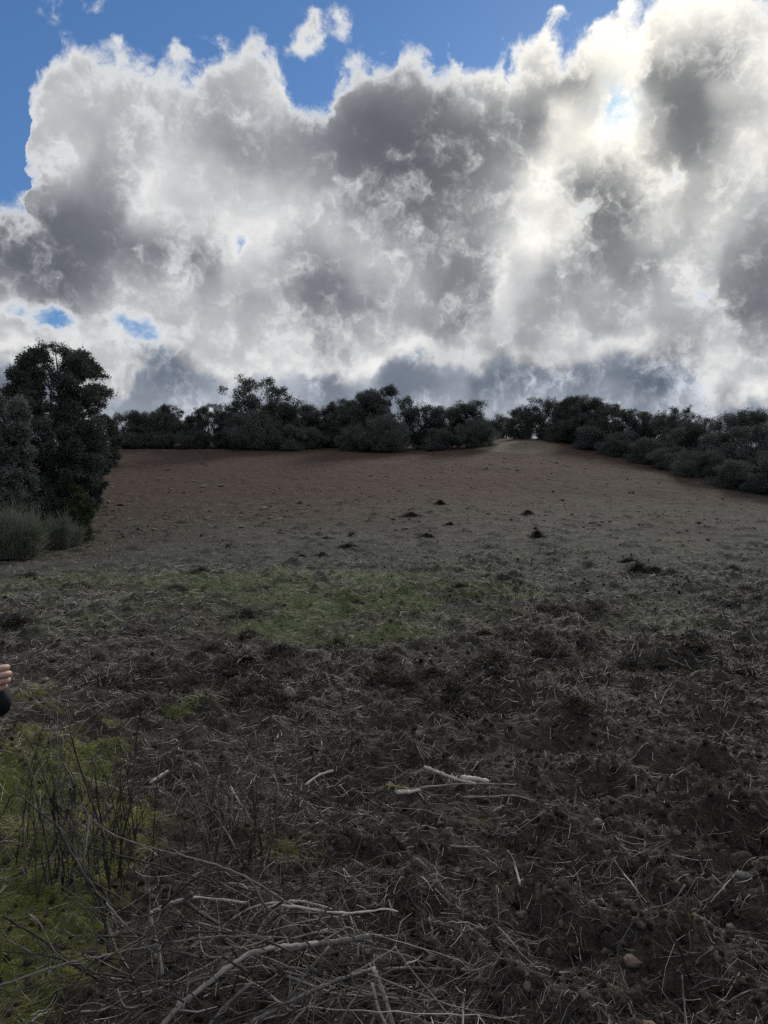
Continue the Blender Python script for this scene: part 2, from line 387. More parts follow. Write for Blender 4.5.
def rough(x, y):
    """turned clods and hollows of the cut field, flattening out on the smooth upper slope"""
    R = np.hypot(x, y)
    m = fbm(x, y, 1.3, 4, 11)                                    # big humps
    c = fbm(x, y, 0.32, 4, 21, 0.55)                             # clods
    f = fbm(x, y, 0.075, 3, 31, 0.6)                             # crumbs
    clod = np.maximum(c, -0.12) + 0.9 * np.maximum(c - 0.18, 0)
    patch = sstep(fbm(x, y, 2.6, 2, 41), -0.25, 0.35)
    right = sstep(x, -1.0, 2.0)
    near = sstep(R, 26.0, 7.0)
    amp = (0.25 + 0.75 * near) * (0.65 + 0.55 * patch) * (0.75 + 0.35 * right)
    lump_ = np.maximum(fbm(x, y, 0.55, 4, 25, 0.55) - 0.05, 0) ** 0.8
    bil = (np.abs(perlin(x / 0.21, y / 0.21, 201)) + 0.5 * np.abs(perlin(x / 0.10, y / 0.10, 202)) + 0.25 * np.abs(perlin(x / 0.05, y / 0.05, 203)) - 0.45)
    turned = near * (0.35 + 0.65 * right) * sstep(fbm(x, y, 1.1, 3, 205), -0.25, 0.2)
    h = -0.085 * turned * bil + amp * (0.13 * m + 0.13 * clod + 0.26 * lump_ + 0.042 * f * sstep(R, 14.0, 5.0))
    tuss = np.maximum(fbm(x, y, 0.8, 3, 51) - 0.16, 0) * 0.30 * sstep(R, 6.0, 14.0)   # tussocks of the middle field
    if not _dips:
        for px, py, sx, sy, w in DIPS:
            c_ = hit(px, py); _dips.append((c_.x, c_.y, sx, sy, w))
    nx = 0.10 * fbm(x, y, 0.25, 2, 95); ny = 0.10 * fbm(x, y, 0.25, 2, 96)
    for X0, Y0, sx, sy, w in _dips:
        h = h + w * np.exp(-((x + nx - X0) / sx) ** 2 - ((y + ny - Y0) / sy) ** 2)
    swell = fbm(x, y, 7.0, 2, 61) * 0.11 * sstep(R, 3, 12)
    slope = sstep(R, 20, 32) * sstep(R, 120, 90)
    h = h + slope * (0.05 * fbm(x, y, 0.9, 3, 101) + 0.07 * np.maximum(fbm(x, y, 1.9, 4, 105, 0.6) - 0.08, 0))
    row = np.sin(6.2832 * (x + 0.25 * y) / 0.85 + 2.5 * fbm(x, y, 6.0, 2, 121)) * (0.5 + fbm(x, y, 4.0, 2, 125))
    h = h + slope * 0.013 * row * sstep(x - 0.12 * y, 1.0, -8.0)
    return h + tuss * (0.45 + 0.55 * sstep(R, 55, 25)) + swell
def ground(x, y):
    x = np.asarray(x, float); y = np.asarray(y, float)
    return lie(x, y) + rough(x, y)
def gz(x, y): return float(ground(np.array([x]), np.array([y]))[0])
def hit(px, py, lift=0.0):
    """where the sight line through a place of the photograph meets the land (lift = metres above it)"""
    dx, dz = (px - 384) / F, (512 - py) / F
    Y = np.geomspace(1.2, 140, 900)
    d = EYE.z + dz * Y - lie(dx * Y, Y) - lift
    k = int(np.argmax(d < 0)) or 899
    y = Y[k]
    return Vector((dx * y, y, EYE.z + dz * y))
def at(px, py, Y): return Vector(((px - 384) / F * Y, Y, EYE.z + (512 - py) / F * Y))

def build_terrain():
    r = [0.0, 0.35, 0.7]
    while r[-1] < 3500:
        d = r[-1]; r.append(d + max(0.016, d * 0.0055) if d < 110 else d * 1.12)
    r = np.array(r[1:])
    th = np.concatenate([np.linspace(-46, 46, 830), np.linspace(46, 314, 120)[1:-1]])   # degrees from straight ahead, closing behind
    th = np.radians(th); n = len(th)
    R, T = np.meshgrid(r, th, indexing='ij')
    X, Y = R * np.sin(T), R * np.cos(T)
    Z = lie(X, Y)
    m = R < 130
    Z[m] += rough(X[m], Y[m])
    Z = np.where(R > 320, Z + (R - 320) * -0.004, Z)
    V = np.c_[X.ravel(), Y.ravel(), Z.ravel()]
    V = np.r_[V, [[0, 0, gz(0, 0)]]]
    i = np.arange(len(r) - 1)[:, None] * n; j = np.arange(n)[None, :]; j2 = (j + 1) % n
    Q = np.stack([i + j, i + n + j, i + n + j2, i + j2], -1).reshape(-1, 4)[:, ::-1]
    jj = np.arange(n); T3 = np.stack([np.full(n, len(V) - 1), jj, (jj + 1) % n], -1)[:, ::-1]
    me = mesh_np('field', V, Q, T3, smooth=True)
    return me

# colour zones of the field: (pixel x, pixel y, half widths in metres along x and y) -> masks in world space
def zone_nodes(q, P, lst):
    tot = None
    for px, py, sx, sy, w in lst:
        c = hit(px, py)
        d = q.vm('MULTIPLY', q.vm('SUBTRACT', P, (c.x, c.y, 0)), (1 / sx, 1 / sy, 0))
        v = q.m('POWER', 2.0, q.vm('DOT_PRODUCT', d, d, out=1) * -1.0) * w
        tot = v if tot is None else tot + v
    return tot
GREEN = [(235, 593, 2.0, 2.4, 1.0), (140, 605, 1.5, 1.6, 0.5), (50, 582, 1.2, 2.0, 0.65), (395, 632, 1.3, 1.4, 0.5), (420, 598, 2.0, 2.2, 0.5), (335, 618, 1.3, 1.1, 0.5), (480, 572, 2.4, 3.0, 0.35), (690, 625, 1.6, 1.2, 0.33), (600, 600, 2, 2, 0.2), (190, 710, 0.35, 0.35, 0.6)]
MOSS = [(30, 790, 0.34, 0.50, 1.1), (20, 900, 0.32, 0.4, 1.1), (60, 860, 0.28, 0.28, 0.9), (40, 960, 0.2, 0.25, 0.8), (25, 740, 0.35, 0.3, 1.0), (70, 770, 0.3, 0.3, 0.7), (110, 800, 0.3, 0.25, 0.6), (20, 700, 0.4, 0.4, 0.6), (285, 850, 0.22, 0.18, 0.8), (95, 830, 0.25, 0.25, 0.5), (180, 715, 0.3, 0.3, 0.6), (20, 1000, 0.2, 0.2, 0.9), (150, 840, .2, .2, .45), (480, 815, .15, .12, .35)]
def zone_np(x, y, lst):
    t = 0.0
    for px, py, sx, sy, w in lst:
        c = hit(px, py); t = t + w * 2.0 ** (-(((x - c.x) / sx) ** 2 + ((y - c.y) / sy) ** 2))
    return t

m_ground, q, b, _ = material('field_soil')
P = pos(q)
X_, Y_, Z_ = q.sep(P)
n1 = q.noise(P, 0.35, 4, 0.6); n2 = q.noise(P, 2.2, 6, 0.65); n3 = q.noise(P, 14.0, 6, 0.7); n4 = q.noise(P, 60.0, 3, 0.7)
far = q.smooth(Y_ - X_ * 0.55 + (n1 - 0.5) * 22.0 + (q.noise(P, 0.12, 3, 0.6) - 0.5) * 26.0 + (n2 - 0.5) * 22.0, 18.0, 46.0)               # bare tilled upper slope
n0 = q.noise(P, 0.75, 5, 0.65)
mid = q.smooth(Y_ + X_ * 0.12 + (n1 - 0.5) * 9.0 + (n0 - 0.5) * 12.0 + (n2 - 0.5) * 4.0, 5.5, 14.0)
soil = q.ramp(n3 * 0.45 + n2 * 0.25 + n4 * 0.3, [(0.30, (0.014, 0.0110, 0.0090)), (0.5, (0.050, 0.040, 0.0330)), (0.66, (0.130, 0.107, 0.088))])
upper = q.ramp(n3 * 0.4 + n2 * 0.35 + q.noise(P, 0.9, 5, 0.65) * 0.25, [(0.30, (0.022, 0.0132, 0.0095)), (0.5, (0.054, 0.0330, 0.0240)), (0.70, (0.112, 0.076, 0.060))])
midc = q.ramp(n3 * 0.4 + n2 * 0.35 + q.noise(P, 0.8, 5, 0.65) * 0.25, [(0.32, (0.019, 0.0185, 0.015)), (0.5, (0.060, 0.060, 0.050)), (0.68, (0.155, 0.158, 0.130))])
c = q.mix(mid, soil, midc); c = q.mix(far, c, upper)
gz_ = zone_nodes(q, P, GREEN)
gm = q.smooth(gz_ * q.smooth(q.noise(P, 0.45, 4, 0.6), 0.40, 0.62, 0.25, 1.25) + (n2 - 0.5) * 1.8 + (n0 - 0.5) * 1.0 + (n3 - 0.5) * 0.8, 0.36, 0.95)
c = q.mix(gm * 0.55, c, q.ramp(n3, [(0.3, (0.058, 0.080, 0.024)), (0.7, (0.190, 0.245, 0.090))]))
mz = zone_nodes(q, P, MOSS)
mm = q.smooth(mz + (n2 - 0.5) * 2.4 + (n3 - 0.5) * 1.4, 0.46, 0.92)
c = q.mix(mm * 0.9, c, q.ramp(n4, [(0.3, (0.070, 0.082, 0.020)), (0.7, (0.23, 0.25, 0.065))]))
pz = zone_nodes(q, P, [(522, 446, 3.0, 5.0, 1.0), (505, 444, 2.5, 4.0, 0.7), (190, 450.5, 14.0, 1.2, 0.45)])
c = q.mix(q.smooth(pz + (n2 - 0.5) * 0.5, 0.25, 0.7) * 0.75, c, q.mix(n3, (0.10, 0.093, 0.066), (0.21, 0.19, 0.14)))
speck = q.smooth(q.voro(P, 3.2, 'Distance'), 0.13, 0.06)         # small pale stones on the bare slope
c = q.mix(speck * far * q.smooth(n2, 0.45, 0.6) * 0.6, c, (0.20, 0.17, 0.145))
q.put(b.inputs['Base Color'], c)
b.inputs['Roughness'].default_value = 0.95; b.inputs['Specular IOR Level'].default_value = 0.15
bump(q, b, n3 * 1.0 + n4 * 0.55, 1.0, 0.045)

field = link('field_ground', build_terrain(), m_ground)
tag(field, kind='structure')
# ------------------------------------------------------------------ foliage building blocks
def unit(v): return v / np.maximum(np.linalg.norm(v, axis=-1, keepdims=True), 1e-9)
def rand_dirs(n, rng): return unit(rng.normal(size=(n, 3)))
def leaves(C, Dir, size, rng, fold=0.25, slim=0.42):
    """one small folded leaf (two halves either side of the midrib) at every point C along Dir"""
    n = len(C); Dir = unit(Dir)
    side = unit(np.cross(Dir, rand_dirs(n, rng))); nor = np.cross(side, Dir)
    s = (size * rng.uniform(0.7, 1.35, n))[:, None]
    a = C - Dir * s * 0.5; t = C + Dir * s * 0.5
    l = C + side * s * slim * 0.5 + nor * s * fold * slim; r = C - side * s * slim * 0.5 + nor * s * fold * slim
    V = np.stack([a, l, t, r], 1).reshape(-1, 3)
    k = np.arange(n)[:, None] * 4
    T = np.concatenate([k + np.array([0, 1, 2]), k + np.array([0, 2, 3])], 1).reshape(-1, 3)
    return V, T
def ribbons(P0, D0, L, Wd, rng, nseg=3, bend=0.3, droop=0.0, taper=0.25):
    """thin bent blades, straws or shoots: returns vertices and quads"""
    n = len(P0); D = unit(D0.copy()); ax = rand_dirs(n, rng); pts = [P0]
    for s in range(nseg):
        D = unit(D + ax * (bend / nseg) + rng.normal(size=(n, 3)) * (bend * 0.35 / nseg) + np.array([0, 0, -droop / nseg]))
        pts.append(pts[-1] + D * (L / nseg)[:, None])
    side = unit(np.cross(D0 + 1e-6, rand_dirs(n, rng)))
    rows = []
    for s, p in enumerate(pts):
        w = (Wd * (1 - (1 - taper) * s / nseg))[:, None] * 0.5
        rows.append(p + side * w); rows.append(p - side * w)
    V = np.stack(rows, 1); m = 2 * (nseg + 1)
    k = np.arange(n)[:, None] * m
    Q = np.concatenate([k + np.array([2 * s, 2 * s + 1, 2 * s + 3, 2 * s + 2]) for s in range(nseg)], 1).reshape(-1, 4)
    return V.reshape(-1, 3), Q
def tube(pts, rad, sides=6, jit=0.0, rng=None):
    """tapered tube through points; rad one radius per point"""
    pts = np.asarray(pts, float); n = len(pts); rad = np.broadcast_to(np.asarray(rad, float), (n,))
    tan = unit(np.gradient(pts, axis=0)); ref = np.array([0.31, 0.17, 0.93]) if abs(tan[0][2]) < 0.9 else np.array([1.0, 0.2, 0.1])
    V = []
    u = unit(np.cross(tan[0], ref))
    for k in range(n):
        u = unit(u - tan[k] * np.dot(u, tan[k])); w = np.cross(tan[k], u)
        a = np.linspace(0, 2 * np.pi, sides, endpoint=False)
        rr = rad[k] * (1 + (jit * rng.normal(size=sides) if jit else 0))
        V.append(pts[k] + (np.cos(a) * rr)[:, None] * u + (np.sin(a) * rr)[:, None] * w)
    V = np.concatenate(V + [pts[:1], pts[-1:]])
    j = np.arange(sides); j2 = (j + 1) % sides
    Q = np.concatenate([np.stack([k * sides + j, k * sides + j2, (k + 1) * sides + j2, (k + 1) * sides + j], -1) for k in range(n - 1)])
    c0, c1 = n * sides, n * sides + 1; e = (n - 1) * sides
    T = np.concatenate([np.stack([np.full(sides, c0), j2, j], -1), np.stack([np.full(sides, c1), e + j, e + j2], -1)])
    return V, Q, T
class Parts:
    def __init__(self): self.V = []; self.Q = []; self.T = []; self.A = []; self.n = 0
    def add(self, V, Q=None, T=None, a=0.5):
        V = np.asarray(V); self.V.append(V)
        if Q is not None and len(Q): self.Q.append(np.asarray(Q) + self.n)
        if T is not None and len(T): self.T.append(np.asarray(T) + self.n)
        self.A.append(np.broadcast_to(np.asarray(a, float), (len(V),))); self.n += len(V)
    def mesh(self, name, smooth=False):
        me = mesh_np(name, np.concatenate(self.V), np.concatenate(self.Q) if self.Q else None, np.concatenate(self.T) if self.T else None, smooth)
        attr(me, 'tone', np.concatenate(self.A)); return me

def leaf_mat(name, dark, light, rough=0.75, trans=0.12):
    m, q, b, o = material(name)
    t = getattr_node(q, 'tone')
    c = q.mix(t, dark, light)
    q.put(b.inputs['Base Color'], c); b.inputs['Roughness'].default_value = rough; b.inputs['Specular IOR Level'].default_value = 0.12
    tr = q.node('ShaderNodeBsdfTranslucent'); q.put(tr.inputs[0], q.mix(0.5, c, (0.06, 0.08, 0.015)))
    mx = q.node('ShaderNodeMixShader'); mx.inputs[0].default_value = trans
    m.node_tree.links.new(b.outputs[0], mx.inputs[1]); m.node_tree.links.new(tr.outputs[0], mx.inputs[2]); m.node_tree.links.new(mx.outputs[0], o.inputs[0])
    return m
M_OAK = leaf_mat('holm_oak_leaf', (0.052, 0.062, 0.054), (0.140, 0.160, 0.140))
M_OLIVE = leaf_mat('grey_green_leaf', (0.095, 0.105, 0.098), (0.235, 0.255, 0.235))
M_MIDLEAF = leaf_mat('dusky_leaf', (0.070, 0.081, 0.073), (0.180, 0.202, 0.182))
M_BROOM = leaf_mat('broom_shoot', (0.085, 0.092, 0.070), (0.220, 0.232, 0.182))
M_BUSHLEAF = leaf_mat('low_bush_leaf', (0.028, 0.042, 0.022), (0.085, 0.112, 0.060))
m_bark, q, b, _ = material('bark')
P = objco(q)
q.put(b.inputs['Base Color'], q.ramp(q.noise(q.vm('MULTIPLY', P, (1, 1, 0.3)), 14.0, 5, 0.65), [(0.3, (0.030, 0.026, 0.022)), (0.7, (0.110, 0.098, 0.084))]))
b.inputs['Roughness'].default_value = 0.9
bump(q, b, q.noise(q.vm('MULTIPLY', P, (1, 1, 0.25)), 30.0, 4, 0.7), 0.8, 0.02)

PROF = ((0.0, 0.10, 0.17, 0.27, 0.42, 0.55, 0.67, 0.77, 0.87, 0.94, 1.0), (0.62, 0.74, 0.82, 0.92, 1.0, 1.0, 0.95, 0.86, 0.69, 0.47, 0.20))
def tree_meshes(name, seed, H, Wd, n_leaf, leaf, clear=0.10, n_cl=55, cl=0.30, open_top=0.0, flat=0.0, limbs=9, tw=0.16, lobes=0.16, prof=None):
    prof = prof or PROF[1]
    """a trunk with limbs and a crown of leaf clumps; H height, Wd half width, clear = bare fraction below the crown"""
    rng = np.random.default_rng(seed)
    # clump centres over an uneven dome
    z0 = clear * H; Hc = H - z0
    C = []; Rr = []
    sk = rng.normal(size=2) * 0.10 * Wd
    ph = rng.uniform(0, 6.28, 3)
    while len(C) < n_cl:
        zz = rng.uniform(0.04, 0.97); th = rng.uniform(0, 6.28)
        pr_ = np.interp(zz, PROF[0], prof)
        if rng.uniform() > 0.25 + 0.75 * pr_: continue
        lob = 1.0 + lobes * (0.6 * math.sin(2 * th + ph[0] + 2.2 * zz) + 0.5 * math.sin(3 * th + ph[1] - 3.0 * zz) + 0.4 * math.sin(5 * th + ph[2] + 5 * zz))
        r = cl * Wd * rng.uniform(0.65, 1.25) * (1.0 - 0.45 * open_top * sstep(zz, 0.45, 0.9))
        if flat: zz = 0.80 + (zz - 0.5) * (1 - flat); pr_ = 1.0
        rad = (pr_ * Wd * lob - 0.55 * r) * rng.uniform(0.12, 1.0) ** 0.45
        C.append(np.array([math.cos(th) * rad + sk[0] * zz, math.sin(th) * rad + sk[1] * zz, z0 + Hc * zz])); Rr.append(r)
    C = np.array(C); Rr = np.array(Rr)
    top = (C[:, 2] + Rr * 0.8).max(); C[:, 2] = z0 + (C[:, 2] - z0) * (H - z0) / (top - z0)
    C[:, 2] = np.maximum(C[:, 2], z0 + Rr * 0.35)
    # leaves: each clump a fuzzy ball made of smaller sprays
    wgt = Rr ** 2.1; wgt /= wgt.sum()
    cid = rng.choice(len(C), n_leaf, p=wgt)
    ns = 13
    sub = rand_dirs(len(C) * ns, rng).reshape(len(C), ns, 3) * (rng.uniform(0.45, 1.0, (len(C), ns, 1)) * Rr[:, None, None])
    sub[..., 2] *= 0.75
    sid = rng.integers(0, ns, n_leaf)
    d = rand_dirs(n_leaf, rng)
    p = C[cid] + sub[cid, sid] + d * (rng.uniform(0, 1, n_leaf) ** 0.5 * Rr[cid] * 0.44)[:, None]
    p = p + rng.normal(size=p.shape) * leaf * 0.5
    outw = unit(p - C[cid]) + rng.normal(size=p.shape) * 0.7 + np.array([0, 0, 0.15])
    V, T = leaves(p, outw, leaf, rng)
    tone_c = rng.uniform(0.1, 0.8, len(C)); tone = np.clip(tone_c[cid] + rng.normal(size=n_leaf) * 0.11, 0, 1)
    V[:, 2] = np.maximum(V[:, 2], 0.02)
    pc = Parts(); pc.add(V, None, T, np.repeat(tone, 4))
    # fine bare twig ends poking out of the clumps
    k = rng.integers(0, len(C), 60 + n_cl); dd = unit(rand_dirs(len(k), rng) + unit(C[k] - np.array([0, 0, z0 + Hc * 0.4])) * 0.9)
    # trunk and limbs
    pt = Parts(); r0 = tw * (H / 5.0)
    lean = rng.normal(size=2) * 0.05 * H
    fork = np.array([lean[0], lean[1], max(z0 * 1.1, 0.22 * H)])
    tr = np.array([[0, 0, -0.25], [0, 0, 0.05], [lean[0] * 0.4, lean[1] * 0.4, fork[2] * 0.5], fork])
    pt.add(*tube(tr, [r0 * 1.6, r0 * 1.2, r0 * 0.95, r0 * 0.85], 9, 0.05, rng))
    order = np.argsort(-C[:, 2])
    for c in list(C[order[:limbs // 2]]) + [C[i] for i in rng.choice(len(C), min(len(C), limbs), replace=False)]:
        m1 = fork + (c - fork) * 0.45 + rng.normal(size=3) * 0.05 * H; m1[2] = max(m1[2], fork[2] * 0.8)
        r1 = r0 * rng.uniform(0.32, 0.55)
        pt.add(*tube(np.array([fork - [0, 0, 0.1], fork + (m1 - fork) * 0.5 + rng.normal(size=3) * 0.03 * H, m1, m1 + (c - m1) * 0.6 + rng.normal(size=3) * 0.02 * H, c]), [r1, r1 * 0.8, r1 * 0.6, r1 * 0.4, r1 * 0.15], 6))
    for kk, d1 in zip(k, dd):
        e = C[kk] + d1 * Rr[kk] * 1.05
        pc.add(*tube(np.array([C[kk], C[kk] + (e - C[kk]) * 0.5 + rng.normal(size=3) * 0.04, e]), [0.018, 0.012, 0.005], 4), a=0.0)
    crown = pc.mesh(name + '_crown')
    trunk = pt.mesh(name + '_trunk', True)
    return trunk, crown
def plant_tree(name, meshes, mat, loc, rz, sc, label, cat='tree', group=None):
    root = empty(name, loc, rz, sc)
    tag(root, label, cat, group)
    link('trunk', meshes[0], m_bark, root); link('crown', meshes[1], mat, root)
    return root

# variants of the far trees, each about 5 m tall and 5 m wide
VAR = {
    'dome': [tree_meshes('dome', s, 5.0, 2.5, 44000, 0.115, 0.0, 80, 0.27, 0.15, limbs=7, lobes=0.2) for s in (11, 12, 13, 17)],
    'open': [tree_meshes('open', s, 5.0, 2.4, 24000, 0.115, 0.03, 72, 0.21, 0.4, limbs=12, tw=0.11, lobes=0.26) for s in (21, 22, 23)],
    'flat': [tree_meshes('flat', 31, 5.0, 3.0, 22000, 0.115, 0.35, 46, 0.26, 0.0, flat=0.45, limbs=12)],
    'bush': [tree_meshes('bush', s, 3.0, 2.3, 30000, 0.10, 0.0, 30, 0.36, 0.0, limbs=5, tw=0.07, lobes=0.24) for s in (41, 42, 43)],
}
VH = {'dome': (5.0, 2.75), 'open': (5.0, 2.6), 'flat': (5.0, 3.2), 'bush': (3.0, 2.6)}
# kind, variant, leaf, pixel x, top y, half width px, metres away, label
OAK, OLV, MID = 'oak', 'olive', 'mid'
LINE = [
 ('dome', 0, OAK, 126, 411, 17, 76, 'small dark rounded tree right beside the big oak at the field corner'),
 ('dome', 1, OAK, 150, 413, 16, 78, 'low dark tree between the field corner and the first see-through crown'),
 ('open', 0, OAK, 172, 405, 17, 77, 'tree with a thin lacy crown, first see-through one from the big oak'),
 ('dome', 2, OAK, 190, 415, 14, 79, 'low dark tree between the two thin lacy crowns'),
 ('open', 1, OAK, 209, 402, 18, 77, 'tree with a loose lacy crown just before the tall open oak'),
 ('dome', 3, OAK, 228, 411, 13, 79, 'short dark tree tucked against the tall open oak on the ridge'),
 ('open', 2, OAK, 257, 378, 33, 78, 'tallest open oak on the left half of the ridge with sky through its crown'),
 ('bush', 0, MID, 256, 409, 28, 74, 'greyish rounded bush in front of the tall open oak'),
 ('bush', 1, MID, 286, 425, 20, 73.5, 'greyish bush leaning out over the soil beside the tall open oak'),
 ('dome', 1, OAK, 302, 403, 20, 79, 'dark tree filling the dip between the tall open oak and the big bushy one'),
 ('dome', 0, OAK, 322, 406, 16, 80, 'dark low tree above the pale grassy gap in the treeline'),
 ('dome', 2, OAK, 341, 402, 15, 79, 'dark narrow tree pressed against the big bushy tree in the middle'),
 ('dome', 3, OAK, 368, 389, 24, 77, 'high bushy tree in the middle of the ridge, left of its twin crown'),
 ('open', 0, OAK, 392, 387, 24, 77.5, 'high twin crown in the middle of the ridge with ragged top twigs'),
 ('bush', 2, MID, 354, 426, 18, 74, 'dusky bush at the foot of the high bushy tree'),
 ('bush', 0, MID, 390, 413, 28, 73.5, 'broad dusky bush at the foot of the ragged twin crown'),
 ('dome', 1, OAK, 424, 404, 18, 78, 'medium dark tree just after the high twin crowns'),
 ('dome', 0, OAK, 446, 406, 17, 78, 'medium dark tree midway between the twin crowns and the grassy gap'),
 ('dome', 2, OAK, 471, 402, 22, 76.5, 'full round tree standing next to the grassy gap on the ridge'),
 ('bush', 1, MID, 436, 429, 18, 74, 'dusky rounded bush under the medium dark trees on the ridge'),
 ('bush', 2, MID, 476, 420, 22, 73, 'dusky bush at the corner of the treeline by the grassy gap'),
 ('dome', 3, OAK, 506, 417, 10, 92, 'small distant tree seen through the grassy gap on the ridge'),
 ('dome', 0, OAK, 522, 414, 13, 84, 'small dark tree on the far side of the grassy gap'),
 ('dome', 1, OAK, 545, 403, 20, 78, 'tall dark tree at the head of the sloping wood past the grassy gap'),
 ('dome', 2, OAK, 568, 400, 20, 76, 'highest crown of the sloping wood on the right'),
 ('dome', 3, OAK, 590, 403, 19, 73, 'dark crown just below the highest one of the sloping wood'),
 ('dome', 0, OAK, 612, 408, 20, 70, 'dark round crown in the upper part of the sloping wood'),
 ('bush', 0, OAK, 560, 422, 22, 74, 'dark bush at the wood edge beside the pale ridge grass'),
 ('bush', 1, MID, 592, 428, 24, 69, 'dusky bush at the wood edge where the field begins to dip'),
 ('open', 1, OAK, 634, 412, 20, 66, 'loose crown breaking the skyline in the middle of the sloping wood'),
 ('dome', 1, OAK, 655, 417, 20, 66, 'dark crown just past the loose one on the skyline of the sloping wood'),
 ('open', 2, OAK, 676, 411, 19, 62, 'ragged crown standing up over the lower half of the sloping wood'),
 ('bush', 2, MID, 622, 434, 24, 64, 'dusky bush on the field edge below the loose skyline crown'),
 ('bush', 0, MID, 648, 439, 26, 60, 'grey rounded bush on the field edge, paler than those uphill'),
 ('dome', 2, MID, 700, 424, 24, 58, 'dusky tree filling the wood below the flat-topped one'),
 ('flat', 0, OAK, 738, 416, 20, 72, 'flat-topped umbrella-shaped tree rising behind the right end of the wood'),
 ('dome', 3, MID, 730, 432, 26, 53, 'dusky round tree in front of the umbrella-shaped one'),
 ('dome', 0, MID, 766, 430, 26, 50, 'dusky tree cut by the right edge of the view'),
 ('bush', 1, MID, 676, 448, 26, 55, 'grey-green bush on the field edge midway down the slope'),
 ('bush', 2, MID, 704, 453, 28, 51, 'broad grey-green bush on the field edge near the bottom of the slope'),
 ('bush', 0, MID, 734, 461, 28, 47, 'second lowest grey-green bush along the sloping field edge'),
 ('bush', 1, MID, 764, 466, 28, 44.5, 'lowest grey-green bush where the field edge leaves the view'),
 ('dome', 1, MID, 806, 446, 34, 44, 'dusky tree beyond the right end of the wood'),
 ('dome', 2, OAK, 840, 440, 36, 48, 'dark tree out past the lowest field-edge bush'),
 ('bush', 0, OAK, 132, 432, 18, 74.5, 'low dark bush at the foot of the trees nearest the field corner'),
 ('bush', 1, OAK, 163, 431, 20, 75, 'low dark bush under the first lacy crown'),
 ('bush', 2, OAK, 196, 430, 20, 75, 'low dark bush under the second lacy crown'),
 ('bush', 0, OAK, 224, 428, 18, 75, 'low dark bush joining the lacy crowns to the tall open oak'),
 ('bush', 2, MID, 308, 428, 18, 76, 'dusky low bush left of the pale grassy gap in the treeline'),
 ('bush', 1, OAK, 330, 428, 16, 78, 'low dark bush filling the dip behind the pale grassy gap'),
 ('dome', 3, OAK, 160, 409, 16, 84, 'dark tree in the second row behind the lacy crowns'),
 ('dome', 1, OAK, 280, 401, 18, 84, 'dark tree in the second row behind the tall open oak'),
 ('dome', 2, OAK, 350, 398, 16, 84, 'dark tree in the second row behind the high bushy tree'),
]
MATS = {OAK: M_OAK, OLV: M_OLIVE, MID: M_MIDLEAF}
_rng = np.random.default_rng(77)
_cache = {}
for kind, vi, mk, px, ty, hw, Y, lab in LINE:
    X = (px - 384) / F * Y
    z = gz(X, Y)
    ty -= 6 if (px > 515 and kind != 'bush') else (3 if px > 515 else 1)
    top = EYE.z + (512 - ty) / F * Y
    h0, w0 = VH[kind]
    w = hw / F * Y * (1.14 if kind == 'bush' else 1.42); hh = max(top - z, 1.2)
    src = VAR[kind][vi]
    key = (kind, vi, mk)
    if key not in _cache:
        crown = src[1] if not src[1].materials else src[1].copy()
        crown.materials.clear(); crown.materials.append(MATS[mk]); _cache[key] = (src[0], crown)
    plant_tree('bush' if kind == 'bush' else 'holm_oak', _cache[key], MATS[mk], (X, Y, z - 0.05), _rng.uniform(0, 6.28), (w / w0, w / w0, hh / h0), lab,
               'bush' if kind == 'bush' else 'tree', 'bushes along the field edge' if kind == 'bush' else 'oaks along the ridge')

# the nearer trees on the left
def near_tree(name, px, ty, hw, Y, mat, label, cat, **kw):
    X = (px - 384) / F * Y; z = gz(X, Y); H = EYE.z + (512 - ty) / F * Y - z; Wd = hw / F * Y
    ms = tree_meshes(name, kw.pop('seed'), H, Wd, kw.pop('n'), kw.pop('leaf'), **kw)
    return plant_tree(name, ms, mat, (X, Y, z - 0.05), 0.0, (1, 1, 1), label, cat)
near_tree('holm_oak', 50, 343, 56, 24.5, M_OAK, 'big dark oak with airy upper crown at the left field corner', 'tree', seed=6, n=150000, leaf=0.08, clear=0.02, n_cl=340, cl=0.155, open_top=0.15, limbs=16, tw=0.12, lobes=0.10, prof=(0.5, 0.66, 0.78, 0.9, 1.0, 1.0, 0.98, 0.95, 0.86, 0.68, 0.34))
near_tree('holm_oak', -42, 362, 48, 26.0, M_OAK, 'dark oak at the left edge of the view behind the grey-leaved tree', 'tree', seed=8, n=60000, leaf=0.09, clear=0.03, n_cl=130, cl=0.20, open_top=0.2, limbs=14)
near_tree('olive_tree', -2, 384, 38, 20.5, M_OLIVE, 'grey-leaved tree at the left edge in front of the big dark oak', 'tree', seed=14, n=80000, leaf=0.075, clear=0.03, n_cl=95, cl=0.25, limbs=10, tw=0.12)
near_tree('bush', 78, 482, 17, 23.0, M_BUSHLEAF, 'dark green bush growing under the big oak beside the soil', 'bush', seed=19, n=14000, leaf=0.06, clear=0.0, n_cl=34, cl=0.32, limbs=6, tw=0.06)
near_tree('bush', 40, 470, 34, 23.5, M_OAK, 'dark bush filling the gap below the big oak and the grey tree', 'bush', seed=20, n=22000, leaf=0.07, clear=0.0, n_cl=40, cl=0.34, limbs=6, tw=0.06)
near_tree('holm_oak', 88, 420, 20, 33.0, M_OAK, 'dark oak half hidden behind the right side of the big oak', 'tree', seed=25, n=40000, leaf=0.10, clear=0.02, n_cl=60, cl=0.26, limbs=12)
near_tree('holm_oak', 20, 390, 60, 40.0, M_OAK, 'dark oak standing in the wood behind the big left oak', 'tree', seed=26, n=22000, leaf=0.13, clear=0.02, n_cl=60, cl=0.26, limbs=12)
